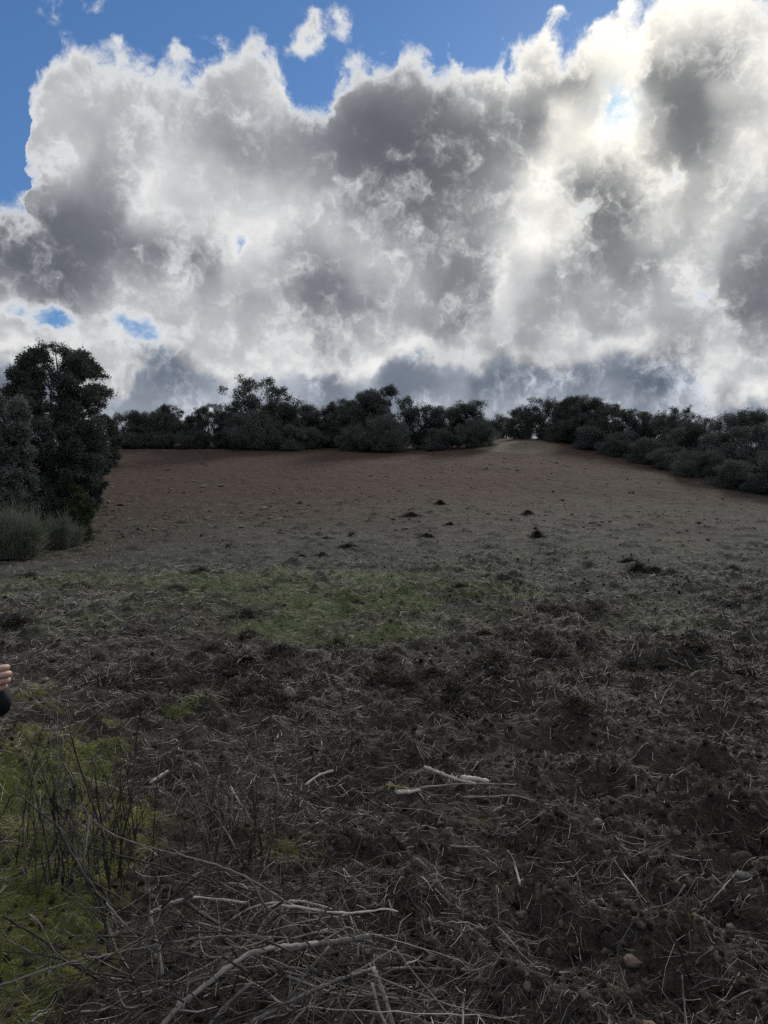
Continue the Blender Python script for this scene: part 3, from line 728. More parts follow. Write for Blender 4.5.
near_tree('holm_oak', 106, 425, 15, 58.0, M_OAK, 'farthest dark oak peeping past the right flank of the big oak', 'tree', seed=27, n=12000, leaf=0.13, clear=0.02, n_cl=44, cl=0.28, limbs=10)

def broom(px, by, wpx, hpx, label, seed, n=5200):
    """a bush of thin upright shoots"""
    rng = np.random.default_rng(seed); c = hit(px, by); Y = c.y + 0.8; X = (px - 384) / F * Y
    z = gz(X, Y); w = wpx / F * Y; h = hpx / F * Y
    root = empty('broom_bush', (X, Y, z), 0, (1, 1, 1)); tag(root, label, 'bush')
    pr = Parts(); a = rng.uniform(0, 2 * np.pi, n); r = np.sqrt(rng.uniform(0, 1, n))
    nc = 16; ca = rng.uniform(0, 6.28, nc); cr = np.sqrt(rng.uniform(0, 1, nc)) * 0.85; chh = rng.uniform(0.55, 1.15, nc) * (1.05 - 0.4 * cr); ct = rng.uniform(0, 0.6, nc)
    ci = rng.integers(0, nc, n); ph = 0.3 + 0.7 * rng.uniform(0, 1, n) ** 0.6
    B = np.c_[np.cos(ca[ci]) * cr[ci] * w * 0.8 + rng.normal(size=n) * w * 0.10, np.sin(ca[ci]) * cr[ci] * w * 0.8 + rng.normal(size=n) * w * 0.10, h * 0.6 * chh[ci] * rng.uniform(0.0, 1.0, n)]
    dirs = unit(np.c_[np.cos(ca[ci]) * cr[ci] * 0.7, np.sin(ca[ci]) * cr[ci] * 0.7, np.full(n, 0.9)] + rng.normal(size=(n, 3)) * 0.30)
    V, Q = ribbons(B, dirs, h * 0.5 * ph * chh[ci] * rng.uniform(0.5, 1.15, n) * np.where(rng.uniform(size=n) < 0.08, 1.7, 1.0), np.full(n, 0.014), rng, 3, 0.45, 0.15)
    pr.add(V, Q, None, np.repeat(np.clip(rng.uniform(0, 1, n) * 0.35 + 0.35 * ph + ct[ci], 0, 1), 8))
    link('shoots', pr.mesh('broom_shoots'), M_BROOM, root)
    ps = Parts()
    for k in range(14):
        aa = rng.uniform(0, 6.28); e = np.array([math.cos(aa) * w * 0.5, math.sin(aa) * w * 0.5, h * 0.5])
        ps.add(*tube(np.array([[0, 0, -0.1], e * [0.35, 0.35, 0.5], e]), [0.025, 0.016, 0.006], 5))
    link('stem', ps.mesh('broom_stem', True), m_bark, root)
broom(18, 562, 46, 62, 'pale broom bush of upright shoots at the left edge under the grey tree', 3, 9000)
broom(62, 552, 26, 42, 'small pale broom bush leaning toward the bare soil', 4, 4500)
# ------------------------------------------------------------------ what lies and grows on the field
def fibre_mat(name, stops, rough=0.75, spec=0.25, trans=0.0):
    m, q, b, o = material(name)
    t = getattr_node(q, 'tone')
    c = q.ramp(t, stops)
    q.put(b.inputs['Base Color'], c); b.inputs['Roughness'].default_value = rough; b.inputs['Specular IOR Level'].default_value = spec
    if trans:
        tr = q.node('ShaderNodeBsdfTranslucent'); q.put(tr.inputs[0], c)
        mx = q.node('ShaderNodeMixShader'); mx.inputs[0].default_value = trans
        m.node_tree.links.new(b.outputs[0], mx.inputs[1]); m.node_tree.links.new(tr.outputs[0], mx.inputs[2]); m.node_tree.links.new(mx.outputs[0], o.inputs[0])
    return m
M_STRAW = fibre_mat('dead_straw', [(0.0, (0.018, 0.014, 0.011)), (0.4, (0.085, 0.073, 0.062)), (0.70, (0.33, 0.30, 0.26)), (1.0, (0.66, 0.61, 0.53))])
M_GRASS = fibre_mat('short_grass', [(0.0, (0.060, 0.086, 0.022)), (0.35, (0.140, 0.182, 0.060)), (0.6, (0.155, 0.16, 0.10)), (0.8, (0.26, 0.25, 0.19)), (1.0, (0.42, 0.395, 0.325))], trans=0.35)
M_MOSS = fibre_mat('moss_sprouts', [(0.0, (0.080, 0.092, 0.022)), (0.6, (0.22, 0.235, 0.06)), (1.0, (0.34, 0.35, 0.12))], trans=0.35)
M_CRUMB = fibre_mat('soil_crumb', [(0.0, (0.016, 0.0125, 0.010)), (0.6, (0.055, 0.043, 0.035)), (1.0, (0.13, 0.106, 0.086))], 0.95, 0.1)

def wedge(n, r0, r1, rng, half=33.0, power=0.0):
    """random places in front of the photographer; power 0 thins out with distance, 2 is even per area"""
    u = rng.uniform(0, 1, n)
    r = r0 * (r1 / r0) ** u if power == 0 else (r0 ** power + u * (r1 ** power - r0 ** power)) ** (1 / power)
    a = np.radians(rng.uniform(-half, half, n))
    return r * np.sin(a), r * np.cos(a)
def drape(P, m, lift, keep=0.0):
    """rest every point of every strand on the ground (m points per strand)"""
    z = ground(P[:, 0], P[:, 1])
    P[:, 2] = np.maximum(P[:, 2], z + lift)
    return P
def strands(name, x, y, ang_, tilt, L, Wd, tone, mat, rng, nseg=3, bend=0.4, droop=0.0, lift=0.006, settle=True):
    n = len(x); z = ground(x, y)
    D = np.c_[np.cos(ang_) * np.cos(tilt), np.sin(ang_) * np.cos(tilt), np.sin(tilt)]
    P0 = np.c_[x, y, z + (lift if settle else -0.005)]
    V, Q = ribbons(P0, D, L, Wd, rng, nseg, bend, droop)
    if settle:
        c = V.reshape(n, nseg + 1, 2, 3); mid = c.mean(2)
        zz = ground(mid[..., 0].ravel(), mid[..., 1].ravel()).reshape(n, nseg + 1) + lift * rng.uniform(0.3, 2.2, n)[:, None]
        flat = 0.65
        target = np.maximum(mid[..., 2] * (1 - flat) + zz * flat, zz)
        c[..., 2] += (target - mid[..., 2])[..., None]
        V = c.reshape(-1, 3)
    me = mesh_np(name, V, Q); attr(me, 'tone', np.repeat(np.clip(tone, 0, 1), 2 * (nseg + 1)))
    o = link(name, me, mat); tag(o, kind='stuff'); return o

rng = np.random.default_rng(101)
# cut straw lying over the near ground, in wisps that share a direction
nt = 20000
tx, ty = wedge(nt, 1.9, 16.0, rng, 47.0)
dens_ = sstep(fbm(tx, ty, 0.7, 4, 71), 0.0, 0.20) * (1 - 0.6 * np.clip(zone_np(tx, ty, MOSS), 0, 1))
heap_ = np.exp(-((tx + 0.5) / 0.75) ** 2 - ((ty - 2.5) / 0.6) ** 2)
k = rng.uniform(0, 1, nt) < (1 - 0.97 * heap_) * (0.09 + 0.95 * dens_) * (1 - 0.62 * sstep(tx / ty, -0.05, 0.25) * sstep(ty, 7.0, 4.5))
tx, ty = tx[k], ty[k]; nt = len(tx)
per = 20
ta = rng.normal(size=nt) * 0.7 + np.where(rng.uniform(size=nt) < 0.5, 0.1, math.pi + 0.1)
R = np.hypot(tx, ty); sp = 0.05 + 0.035 * R
X = np.repeat(tx, per) + rng.normal(size=nt * per) * np.repeat(sp, per); Yv = np.repeat(ty, per) + rng.normal(size=nt * per) * np.repeat(sp, per)
Yv = np.maximum(Yv, 1.3)
RR = np.hypot(X, Yv); n = len(X)
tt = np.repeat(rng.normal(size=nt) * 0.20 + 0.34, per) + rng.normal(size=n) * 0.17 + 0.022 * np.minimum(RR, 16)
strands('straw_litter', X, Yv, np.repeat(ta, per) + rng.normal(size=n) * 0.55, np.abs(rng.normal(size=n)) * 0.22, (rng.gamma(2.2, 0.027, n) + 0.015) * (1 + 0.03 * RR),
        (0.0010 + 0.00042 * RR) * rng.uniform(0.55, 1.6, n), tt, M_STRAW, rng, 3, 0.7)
# fine stubble and root fibres standing up out of the crumbs
n = 43000
X, Yv = wedge(n, 1.8, 13.0, rng, 47.0)
keep = rng.uniform(size=n) > 0.9 * np.exp(-((X + 0.5) / 0.75) ** 2 - ((Yv - 2.5) / 0.6) ** 2)
X, Yv = X[keep], Yv[keep]; n = len(X); RR = np.hypot(X, Yv)
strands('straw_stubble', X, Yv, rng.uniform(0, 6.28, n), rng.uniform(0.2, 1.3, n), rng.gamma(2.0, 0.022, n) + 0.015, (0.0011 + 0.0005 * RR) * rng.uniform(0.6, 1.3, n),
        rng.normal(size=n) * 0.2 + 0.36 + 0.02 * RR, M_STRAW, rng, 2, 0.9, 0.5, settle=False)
# the short mixed grass of the middle field
n = 116000
X, Yv = wedge(n, 6.0, 46.0, rng, 41.0)
g_ = zone_np(X, Yv, GREEN); patch = fbm(X, Yv, 1.1, 3, 81)
RR = np.hypot(X, Yv)
keep = rng.uniform(size=n) < sstep(patch + 0.6 * g_ + 0.25 * sstep(RR, 9, 14) + 0.28 * sstep(X, 0.5, 4.0), 0.0, 0.5) * (1 - 0.75 * sstep(RR, 30, 44)) + 0.06
X, Yv, g_, RR, patch = X[keep], Yv[keep], g_[keep], RR[keep], patch[keep]; n = len(X)
tone = 0.97 - 0.64 * np.clip(g_ * (0.65 + 2.0 * fbm(X, Yv, 1.6, 3, 86)) * 1.25 - 0.20, 0, 1) + rng.normal(size=n) * 0.13
strands('field_grass', X, Yv, rng.uniform(0, 6.28, n), rng.uniform(0.05, 0.8, n), (rng.gamma(3.0, 0.014, n) + 0.03) * (1 + 0.012 * RR) * (1 + 0.9 * np.clip(g_, 0, 1)), (0.0022 + 0.00065 * RR) * rng.uniform(0.6, 1.3, n),
        tone, M_GRASS, rng, 2, 0.8, 0.7, settle=False)
# moss and fresh sprouts by the left edge
n = 136000
X, Yv = wedge(n, 1.7, 9.0, rng, 47.0); mz_ = zone_np(X, Yv, MOSS) + 0.35 * zone_np(X, Yv, GREEN) * 0
keep = rng.uniform(size=n) < sstep(mz_ + fbm(X, Yv, 0.22, 3, 91) * 1.3, 0.40, 0.9)
X, Yv = X[keep], Yv[keep]; n = len(X)
if n: strands('moss_sprouts', X, Yv, rng.uniform(0, 6.28, n), rng.uniform(0.3, 1.4, n), rng.gamma(2.5, 0.010, n) + 0.008, np.full(n, 0.0035), rng.normal(size=n) * 0.25 + 0.5, M_MOSS, rng, 2, 0.8, 0.6, settle=False)

# crumbs of turned soil
def lump(rng, n_lat=5, n_lon=7, rough=0.22):
    """an irregular rounded lump of unit size as vertices, quads, triangles"""
    th = np.linspace(0, np.pi, n_lat + 1)[1:-1]; ph = np.linspace(0, 2 * np.pi, n_lon, endpoint=False)
    T, Ph = np.meshgrid(th, ph, indexing='ij'); d = np.stack([np.sin(T) * np.cos(Ph), np.sin(T) * np.sin(Ph), np.cos(T)], -1)
    r = 1 + rng.normal(size=T.shape) * rough
    V = np.concatenate([(d * r[..., None]).reshape(-1, 3), [[0, 0, 1.0], [0, 0, -1.0]]])
    m = n_lat - 1; j = np.arange(n_lon); j2 = (j + 1) % n_lon
    Q = np.concatenate([np.stack([i * n_lon + j, (i + 1) * n_lon + j, (i + 1) * n_lon + j2, i * n_lon + j2], -1) for i in range(m - 1)])
    T3 = np.concatenate([np.stack([np.full(n_lon, m * n_lon), j, j2], -1), np.stack([np.full(n_lon, m * n_lon + 1), (m - 1) * n_lon + j2, (m - 1) * n_lon + j], -1)])
    return V, Q, T3
pr = Parts(); n = 25000
X, Yv = wedge(n, 1.8, 22.0, rng, 47.0); Zv = ground(X, Yv); RR = np.hypot(X, Yv)
right = sstep(X, -1.2, 0.8); keep = rng.uniform(size=n) < 0.25 + 0.75 * right
bank = [lump(rng, 6, 8, 0.24) for _ in range(10)]
for i in np.nonzero(keep)[0]:
    V, Q, T3 = bank[i % 10]; s = min(rng.gamma(1.5, 0.005) + 0.003, 0.017) * (1 + 0.03 * min(RR[i], 12))
    a = rng.uniform(0, 6.28); ca, sa = math.cos(a), math.sin(a)
    W_ = V * (s * rng.uniform(0.7, 1.3, 3)); W_ = np.c_[W_[:, 0] * ca - W_[:, 1] * sa, W_[:, 0] * sa + W_[:, 1] * ca, W_[:, 2]]
    pr.add(W_ + [X[i], Yv[i], Zv[i] + s * 0.05], Q, T3, np.clip(rng.normal() * 0.25 + 0.45, 0, 1))
o = link('soil_crumbs', pr.mesh('soil_crumbs', True), M_CRUMB); tag(o, kind='stuff')

# clods turned up on the bare slope
pr = Parts(); n = 9000
X, Yv = wedge(n, 24.0, 74.0, rng, 30.0, 1.0); Zv = ground(X, Yv)
keep = (X > -0.36 * Yv - 2.0) & (rng.uniform(size=n) < 0.08 + 0.92 * sstep(fbm(X, Yv, 3.0, 3, 111), -0.1, 0.25))
small = [lump(rng, 4, 6, 0.2) for _ in range(8)]
for i in np.nonzero(keep)[0]:
    V, Q, T3 = small[i % 8]; s = min(rng.gamma(1.5, 0.014) + 0.015, 0.085)
    pr.add(V * (s * rng.uniform(0.7, 1.4, 3)) * [1, 1, 0.7] + [X[i], Yv[i], Zv[i] - s * 0.10], Q, T3, np.clip(rng.normal() * 0.3 + 0.62, 0, 1))
M_SLOPE = fibre_mat('slope_clod', [(0.0, (0.034, 0.023, 0.018)), (0.6, (0.085, 0.059, 0.047)), (1.0, (0.20, 0.165, 0.138))], 0.95, 0.1)
o = link('slope_clods', pr.mesh('slope_clods', True), M_SLOPE); tag(o, kind='stuff')
# ------------------------------------------------------------------ dead stems and cut sticks of the foreground
def stem_mat(name, a, b_, c_):
    m, q, b, _ = material(name)
    P = objco(q); t = getattr_node(q, 'tone')
    n = q.noise(P, 45.0, 5, 0.7)
    col = q.mix(t, q.ramp(n, [(0.3, a), (0.7, b_)]), c_)
    q.put(b.inputs['Base Color'], col); b.inputs['Roughness'].default_value = 0.7; b.inputs['Specular IOR Level'].default_value = 0.25
    bump(q, b, n, 0.6, 0.002)
    return m
M_DARKSTEM = stem_mat('dark_dead_stem', (0.014, 0.012, 0.010), (0.036, 0.031, 0.027), (0.09, 0.08, 0.07))
M_PALESTEM = stem_mat('pale_dead_stem', (0.16, 0.14, 0.12), (0.36, 0.32, 0.28), (0.54, 0.50, 0.45))
M_GREYSTEM = stem_mat('grey_dead_stem', (0.055, 0.048, 0.043), (0.15, 0.135, 0.12), (0.32, 0.295, 0.265))

def smooth_path(P, n):
    """Catmull-Rom path through points"""
    P = np.asarray(P, float); Q = np.r_[[2 * P[0] - P[1]], P, [2 * P[-1] - P[-2]]]
    t = np.linspace(0, len(P) - 1 - 1e-6, n); i = t.astype(int); f = (t - i)[:, None]
    a, b, c, d = Q[i], Q[i + 1], Q[i + 2], Q[i + 3]
    return 0.5 * (2 * b + (c - a) * f + (2 * a - 5 * b + 4 * c - d) * f ** 2 + (3 * b - a - 3 * c + d) * f ** 3)
_srng = np.random.default_rng(55)
def stem_mesh(pts, r0, r1, twigs=0, twig_len=0.10, nodes=True):
    """a dead stem: bent tapered tube with slight swellings at its joints and short side twigs"""
    n = max(6, len(pts) * 5); path = smooth_path(pts, n); L = np.linalg.norm(np.diff(path, axis=0), axis=1).sum()
    path[1:-1] += _srng.normal(size=(n - 2, 3)) * min(0.0012, L * 0.002)
    s = np.linspace(0, 1, n); r = r0 + (r1 - r0) * s
    if nodes: r = r * (1 + 0.30 * (np.arange(n) % 5 == 2))
    pr = Parts(); V, Q, T = tube(path, r, 6, 0.08, _srng); pr.add(V, Q, T, np.clip(_srng.normal() * 0.2 + 0.35 + 0.25 * _srng.normal(size=len(V)), 0, 1))
    for k in range(twigs):
        i = _srng.integers(1, n - 1); d = unit(path[min(i + 1, n - 1)] - path[i - 1])
        o = unit(_srng.normal(size=3) + d * 0.9); l = twig_len * _srng.uniform(0.4, 1.4); rr = max(r[i] * 0.45, 0.0012)
        tp = np.array([path[i], path[i] + o * l * 0.5 + _srng.normal(size=3) * l * 0.08, path[i] + (o + _srng.normal(size=3) * 0.25) * l])
        V, Q, T = tube(tp, [rr, rr * 0.8, rr * 0.4], 5); pr.add(V, Q, T, np.clip(0.4 + 0.25 * _srng.normal(size=len(V)), 0, 1))
    return pr, path
def dist_of(px, py, lift=0.0): return hit(px, py, lift).y
def stem(name, pix, mat, r0, r1, label, cat, group=None, stand=False, lift=(0.05, 0.05), dep=None, twigs=0, tl=0.10):
    """pix: the stem's course through the photograph; a standing stem keeps the distance of its foot, a lying one rests lift metres above the land"""
    k_ = 0.95 if (stand and mat is M_DARKSTEM) else (0.95 if mat is M_PALESTEM else 0.8)
    r0, r1 = r0 * k_, r1 * k_
    if stand:
        foot = pix[0]; Y = dist_of(*foot) if dep is None else dep
        pts = [at(px, py, Y * (1 + 0.02 * math.sin(3.1 * k + px))) for k, (px, py) in enumerate(pix)]
        pts[0].z -= 0.04
    else:
        lf = np.linspace(lift[0], lift[1], len(pix))
        pts = [hit(px, py, l) if dep is None else at(px, py, dep) for (px, py), l in zip(pix, lf)]
    base = pts[0].copy()
    pr, path = stem_mesh([tuple(p - base) for p in pts], r0, r1, twigs, tl)
    o = link(name, pr.mesh(name, True), mat, None, base); tag(o, label, cat, group)
    return o
def dead_leaf(stem_obj, px, py, Y, n, rng_):
    """withered leaves hanging from a stem"""
    c = np.array(at(px, py, Y)) - np.array(stem_obj.location)
    pr = Parts()
    for k in range(n):
        V, Q = ribbons(np.array([c + rng_.normal(size=3) * 0.015]), np.array([[rng_.normal() * 0.3, rng_.normal() * 0.3, -1.0]]), np.array([rng_.uniform(0.05, 0.12)]), np.array([0.014]), rng_, 4, 0.9, 0.5, 0.1)
        pr.add(V, Q, None, 0.1)
    link('withered_leaf', pr.mesh('withered_leaf'), M_DARKSTEM, stem_obj)

DK, PA, GR = M_DARKSTEM, M_PALESTEM, M_GREYSTEM
a_ = stem('dead_stalk', [(115, 892), (122, 845), (131, 800), (136, 745), (142, 700)], DK, 0.0055, 0.0022, 'tallest upright dark stalk with a forked tip in the foreground', 'dead stalk', stand=True, twigs=9, tl=0.07)
stem('dead_stalk', [(114, 906), (108, 873), (104, 837), (94, 809), (83, 776), (72, 740), (65, 704)], DK, 0.0065, 0.0020, 'tall leaning dark stalk left of the tallest one', 'dead stalk', stand=True, twigs=12, tl=0.08)
stem('dead_stalk', [(110, 900), (106, 870), (102, 831), (96, 782), (97, 748)], DK, 0.006, 0.0022, 'shorter dark stalk between the two tall ones', 'dead stalk', stand=True, twigs=10, tl=0.08)
b_ = stem('dead_stalk', [(111, 955), (103, 908), (92, 887), (83, 873), (60, 832), (54, 815), (55, 790), (62, 763), (73, 784), (75, 804), (75, 824)], DK, 0.0075, 0.0022, 'dark stalk bent over like a hook with withered leaves hanging', 'dead stalk', stand=True, twigs=8, tl=0.07)
Yb = dist_of(111, 955)
for px, py in ((74, 806), (58, 800), (72, 790), (61, 838)): dead_leaf(b_, px, py, Yb, 3, _srng)
for px, py in ((62, 880), (63, 868)): dead_leaf(b_, px, py, Yb, 2, _srng)
stem('dead_stalk', [(118, 918), (104, 893), (92, 879), (72, 848), (60, 829), (36, 809), (15, 794), (4, 812), (-6, 826)], DK, 0.007, 0.0022, 'long dark cane kinked downward near the left edge', 'dead cane', stand=True, twigs=8)
stem('dead_stalk', [(122, 960), (100, 905), (88, 886), (84, 862), (86, 846), (88, 815), (80, 806)], GR, 0.006, 0.003, 'greyish upright stalk lit along one side among the dark ones', 'dead stalk', stand=True, twigs=6)
stem('dead_cane', [(345, 941), (340, 938), (312, 915), (280, 899), (246, 877), (209, 863), (180, 855), (158, 850), (125, 840), (104, 829), (91, 818)], GR, 0.0065, 0.0028, 'long smooth grey cane slanting from the brush heap up to the dark stalks', 'dead cane', dep=2.70, twigs=5)
stem('dead_cane', [(262, 893), (240, 888), (200, 879), (166, 868), (122, 856), (91, 848)], DK, 0.005, 0.003, 'thin dark cane running just below the long smooth grey one', 'dead cane', dep=2.78, twigs=6)
stem('dead_cane', [(-12, 990), (30, 975), (72, 962), (111, 954), (155, 945), (200, 938), (237, 936), (292, 938)], GR, 0.0045, 0.0025, 'nearly level thin cane crossing the brush heap from the left edge', 'dead cane', dep=2.42, twigs=6)
stem('dead_cane', [(160, 1030), (180, 1006), (223, 972), (252, 953), (292, 946), (318, 943)], PA, 0.0085, 0.007, 'thick pale cane curving down to the bottom edge', 'dead cane', dep=2.30, twigs=3)
stem('dead_branch', [(290, 950), (311, 945), (329, 943), (350, 940), (369, 937)], GR, 0.012, 0.0115, 'thickest knotted grey stick with a broken end on the brush heap', 'stick', dep=2.36, twigs=4, tl=0.05)
stem('dead_cane', [(3, 916), (26, 930), (50, 945), (72, 962), (98, 974), (125, 985), (150, 1000)], DK, 0.005, 0.003, 'dark cane slanting down to the right at the left edge', 'dead cane', dep=2.52, twigs=6)
stem('dead_cane', [(29, 914), (40, 924), (47, 937), (55, 951), (75, 967)], GR, 0.003, 0.002, 'short curved grey cane resting on the dark slanting one', 'dead cane', dep=2.50, twigs=3)
stem('dead_cane', [(17, 944), (34, 955), (55, 962), (90, 964)], GR, 0.0035, 0.002, 'small grey cane under the dark slanting one near the left edge', 'dead cane', dep=2.49, twigs=3)
stem('dead_cane', [(150, 913), (163, 906), (177, 901), (200, 898), (248, 903)], PA, 0.006, 0.005, 'pale arched cane with a broken elbow on the left of the heap', 'dead cane', dep=2.55, twigs=3)
stem('dead_cane', [(151, 911), (152, 923), (156, 940), (163, 975), (165, 1012)], PA, 0.006, 0.0035, 'pinkish pale stalk dropping from the broken elbow', 'dead cane', dep=2.53, twigs=2)
stem('dead_cane', [(149, 888), (150, 912), (145, 955), (141, 987), (134, 1008), (126, 1026)], GR, 0.004, 0.003, 'straight grey stalk crossing the broken elbow down to the bottom edge', 'dead cane', dep=2.50, twigs=3)
for k, (pp, lab) in enumerate([
    ([(282, 903), (266, 904), (249, 909), (232, 919), (216, 933)], 'outermost left finger of the fanned pale twigs on the heap'),
    ([(282, 903), (270, 907), (257, 913), (246, 928), (241, 942)], 'second finger of the fanned pale twigs, bent down sharply'),
    ([(282, 904), (274, 910), (264, 922), (256, 935), (240, 948)], 'middle finger of the fanned pale twigs'),
    ([(283, 905), (281, 914), (276, 930), (271, 944)], 'short steep finger of the fanned pale twigs'),
    ([(282, 903), (292, 901), (306, 902), (332, 909)], 'pale twig of the fan reaching right'),
    ([(284, 905), (310, 909), (340, 913), (363, 912), (386, 909), (398, 912)], 'longest pale twig of the fan, lying out over dark soil')]):
    stem('pale_twig', pp, PA, 0.0045, 0.0025, lab, 'twig', 'fanned pale twigs on the heap', dep=2.50 - 0.01 * k, twigs=2, tl=0.05)
stem('dead_branch', [(248, 1026), (270, 1012), (292, 1001), (308, 993), (323, 986), (345, 978), (372, 969)], GR, 0.0085, 0.006, 'stout grey branch rising from the bottom edge to a broken peak', 'stick', dep=2.22, twigs=4)
stem('dead_branch', [(373, 968), (380, 985), (386, 1001), (394, 1028)], PA, 0.0075, 0.006, 'pale split branch leaning down from the broken peak', 'stick', dep=2.20, twigs=1)
stem('dead_branch', [(372, 983), (378, 1008), (387, 1026)], PA, 0.005, 0.004, 'thin pale splinter beside the split branch at the bottom edge', 'stick', dep=2.18, twigs=1)
stem('dead_branch', [(329, 947), (316, 962), (303, 978), (288, 1000), (275, 1018)], GR, 0.0055, 0.0035, 'grey branch with a side fork hanging below the knotted stick', 'stick', dep=2.28, twigs=5)
stem('dead_branch', [(208, 1028), (222, 1010), (237, 995), (252, 983)], GR, 0.007, 0.006, 'short thick grey stick end near the bottom edge', 'stick', dep=2.25, twigs=2)
stem('dead_cane', [(106, 903), (122, 922), (139, 940), (154, 954), (172, 976)], GR, 0.005, 0.003, 'grey cane sloping down right from the foot of the dark stalks', 'dead cane', dep=2.62, twigs=4)
stem('dead_stalk', [(231, 836), (229, 800), (227, 783), (225, 752)], DK, 0.0045, 0.002, 'slender dark upright weed in the middle of the dry weeds', 'dead stalk', stand=True, twigs=12)
stem('dead_stalk', [(241, 866), (234, 846), (222, 825), (211, 809), (202, 785), (201, 758)], GR, 0.006, 0.002, 'curved grey weed stalk left of the pale snapped one', 'dead stalk', stand=True, twigs=9)
stem('pale_twig', [(258, 834), (246, 812), (238, 800), (231, 787), (229, 776)], PA, 0.0055, 0.004, 'pale snapped stalk standing out among the dry weeds', 'twig', stand=True, twigs=3, tl=0.05)
stem('dead_stalk', [(262, 868), (268, 848), (276, 816), (278, 786), (272, 774), (257, 762)], GR, 0.0042, 0.002, 'thin grey forked weed right of the pale snapped stalk', 'dead stalk', stand=True, twigs=10, tl=0.12)
stem('dead_stalk', [(236, 850), (222, 812), (214, 800), (200, 794)], DK, 0.004, 0.002, 'low dark arched weed behind the curved grey stalk', 'dead stalk', stand=True, twigs=8)
stem('bark_strip', [(289, 912), (287, 898), (192, 893), (186, 902), (206, 916), (222, 926)][2:], DK, 0.011, 0.006, 'twisted dark strip of bark looped over the heap', 'bark strip', dep=2.48, twigs=0)
# the small pile of pale sticks in the middle of the foreground
stem('cut_stick', [(424, 767), (440, 773), (455, 779), (476, 784)], PA, 0.012, 0.010, 'longest pale stick of the little pile in mid foreground', 'stick', lift=(0.09, 0.05), twigs=2, tl=0.06)
stem('cut_stick', [(461, 778), (475, 779), (489, 782)], PA, 0.017, 0.013, 'short stout pale stick lying across the little pile', 'stick', lift=(0.07, 0.05), twigs=0)
stem('cut_stick', [(394, 792), (420, 788), (458, 784), (488, 784), (516, 785)], GR, 0.008, 0.005, 'thin grey stick running level along the front of the little pile', 'stick', lift=(0.05, 0.05), twigs=4)
stem('cut_stick', [(386, 785), (398, 787), (411, 789)], fibre_mat('yellow_cane', [(0.0, (0.22, 0.17, 0.05)), (1.0, (0.42, 0.35, 0.13))]), 0.006, 0.005, 'yellowish bit of cane left of the little pile', 'stick', lift=(0.06, 0.05), twigs=0)
stem('cut_stick', [(396, 793), (409, 792), (420, 790)], PA, 0.011, 0.009, 'stubby pale stick just below the yellowish cane', 'stick', lift=(0.05, 0.05))
stem('cut_stick', [(462, 797), (490, 797), (516, 796), (540, 803)], GR, 0.008, 0.006, 'grey stick half buried below the little pile', 'stick', lift=(0.03, 0.03), twigs=2)
stem('cut_stick', [(450, 846), (466, 847), (480, 847)], GR, 0.007, 0.006, 'flat grey stick in the straw right of the heap', 'stick', lift=(0.04, 0.04))
stem('cut_stick', [(336, 770), (320, 775), (305, 785)], PA, 0.009, 0.007, 'pale broken stick among straw above the green sprouts', 'stick', lift=(0.05, 0.05), twigs=2)
stem('cut_stick', [(150, 783), (160, 776), (168, 771)], PA, 0.010, 0.008, 'short pale stick near the tallest dark stalk', 'stick', lift=(0.05, 0.06))
stem('cut_stick', [(328, 764), (312, 758), (300, 763)], GR, 0.009, 0.007, 'bent grey stick behind the dry weeds', 'stick', lift=(0.05, 0.05))
for pp, lab, r in [([(574, 806), (576, 790), (577, 780)], 'upright pale stub right of the stick pile', 0.006), ([(560, 832), (564, 815), (568, 800)], 'slim pale stub in front of the upright one', 0.004), ([(520, 876), (514, 863), (508, 851)], 'leaning pale stub in the straw at lower middle', 0.0065),
                   ([(497, 868), (498, 856)], 'little pale stub beside the leaning one', 0.004), ([(463, 1026), (463, 1005), (465, 990)], 'pale straight stub standing at the bottom edge', 0.0045), ([(429, 918), (432, 930), (440, 960)][::-1], 'broken pale stub right of the knotted stick', 0.0055)]:
    stem('pale_twig', pp, PA, r, r * 0.7, lab, 'twig', stand=True, twigs=2, tl=0.05)
stem('dark_twig', [(690, 968), (680, 950), (671, 934)], DK, 0.005, 0.003, 'dark forked twig poking up near the bottom right', 'twig', stand=True, twigs=2, tl=0.06)
stem('pale_twig', [(648, 908), (636, 890), (624, 874), (614, 860)], PA, 0.0035, 0.002, 'pair of long pale straws leaning left at lower right', 'twig', stand=True, twigs=1, tl=0.3)
stem('pale_twig', [(688, 1026), (684, 1000), (682, 976)], PA, 0.0035, 0.002, 'pale thin stalk curving up at the bottom right', 'twig', stand=True)
stem('dark_twig', [(383, 970), (410, 968), (440, 969), (478, 971)], GR, 0.007, 0.005, 'dark level stick lying right of the stout grey branch', 'stick', lift=(0.04, 0.04), twigs=3)

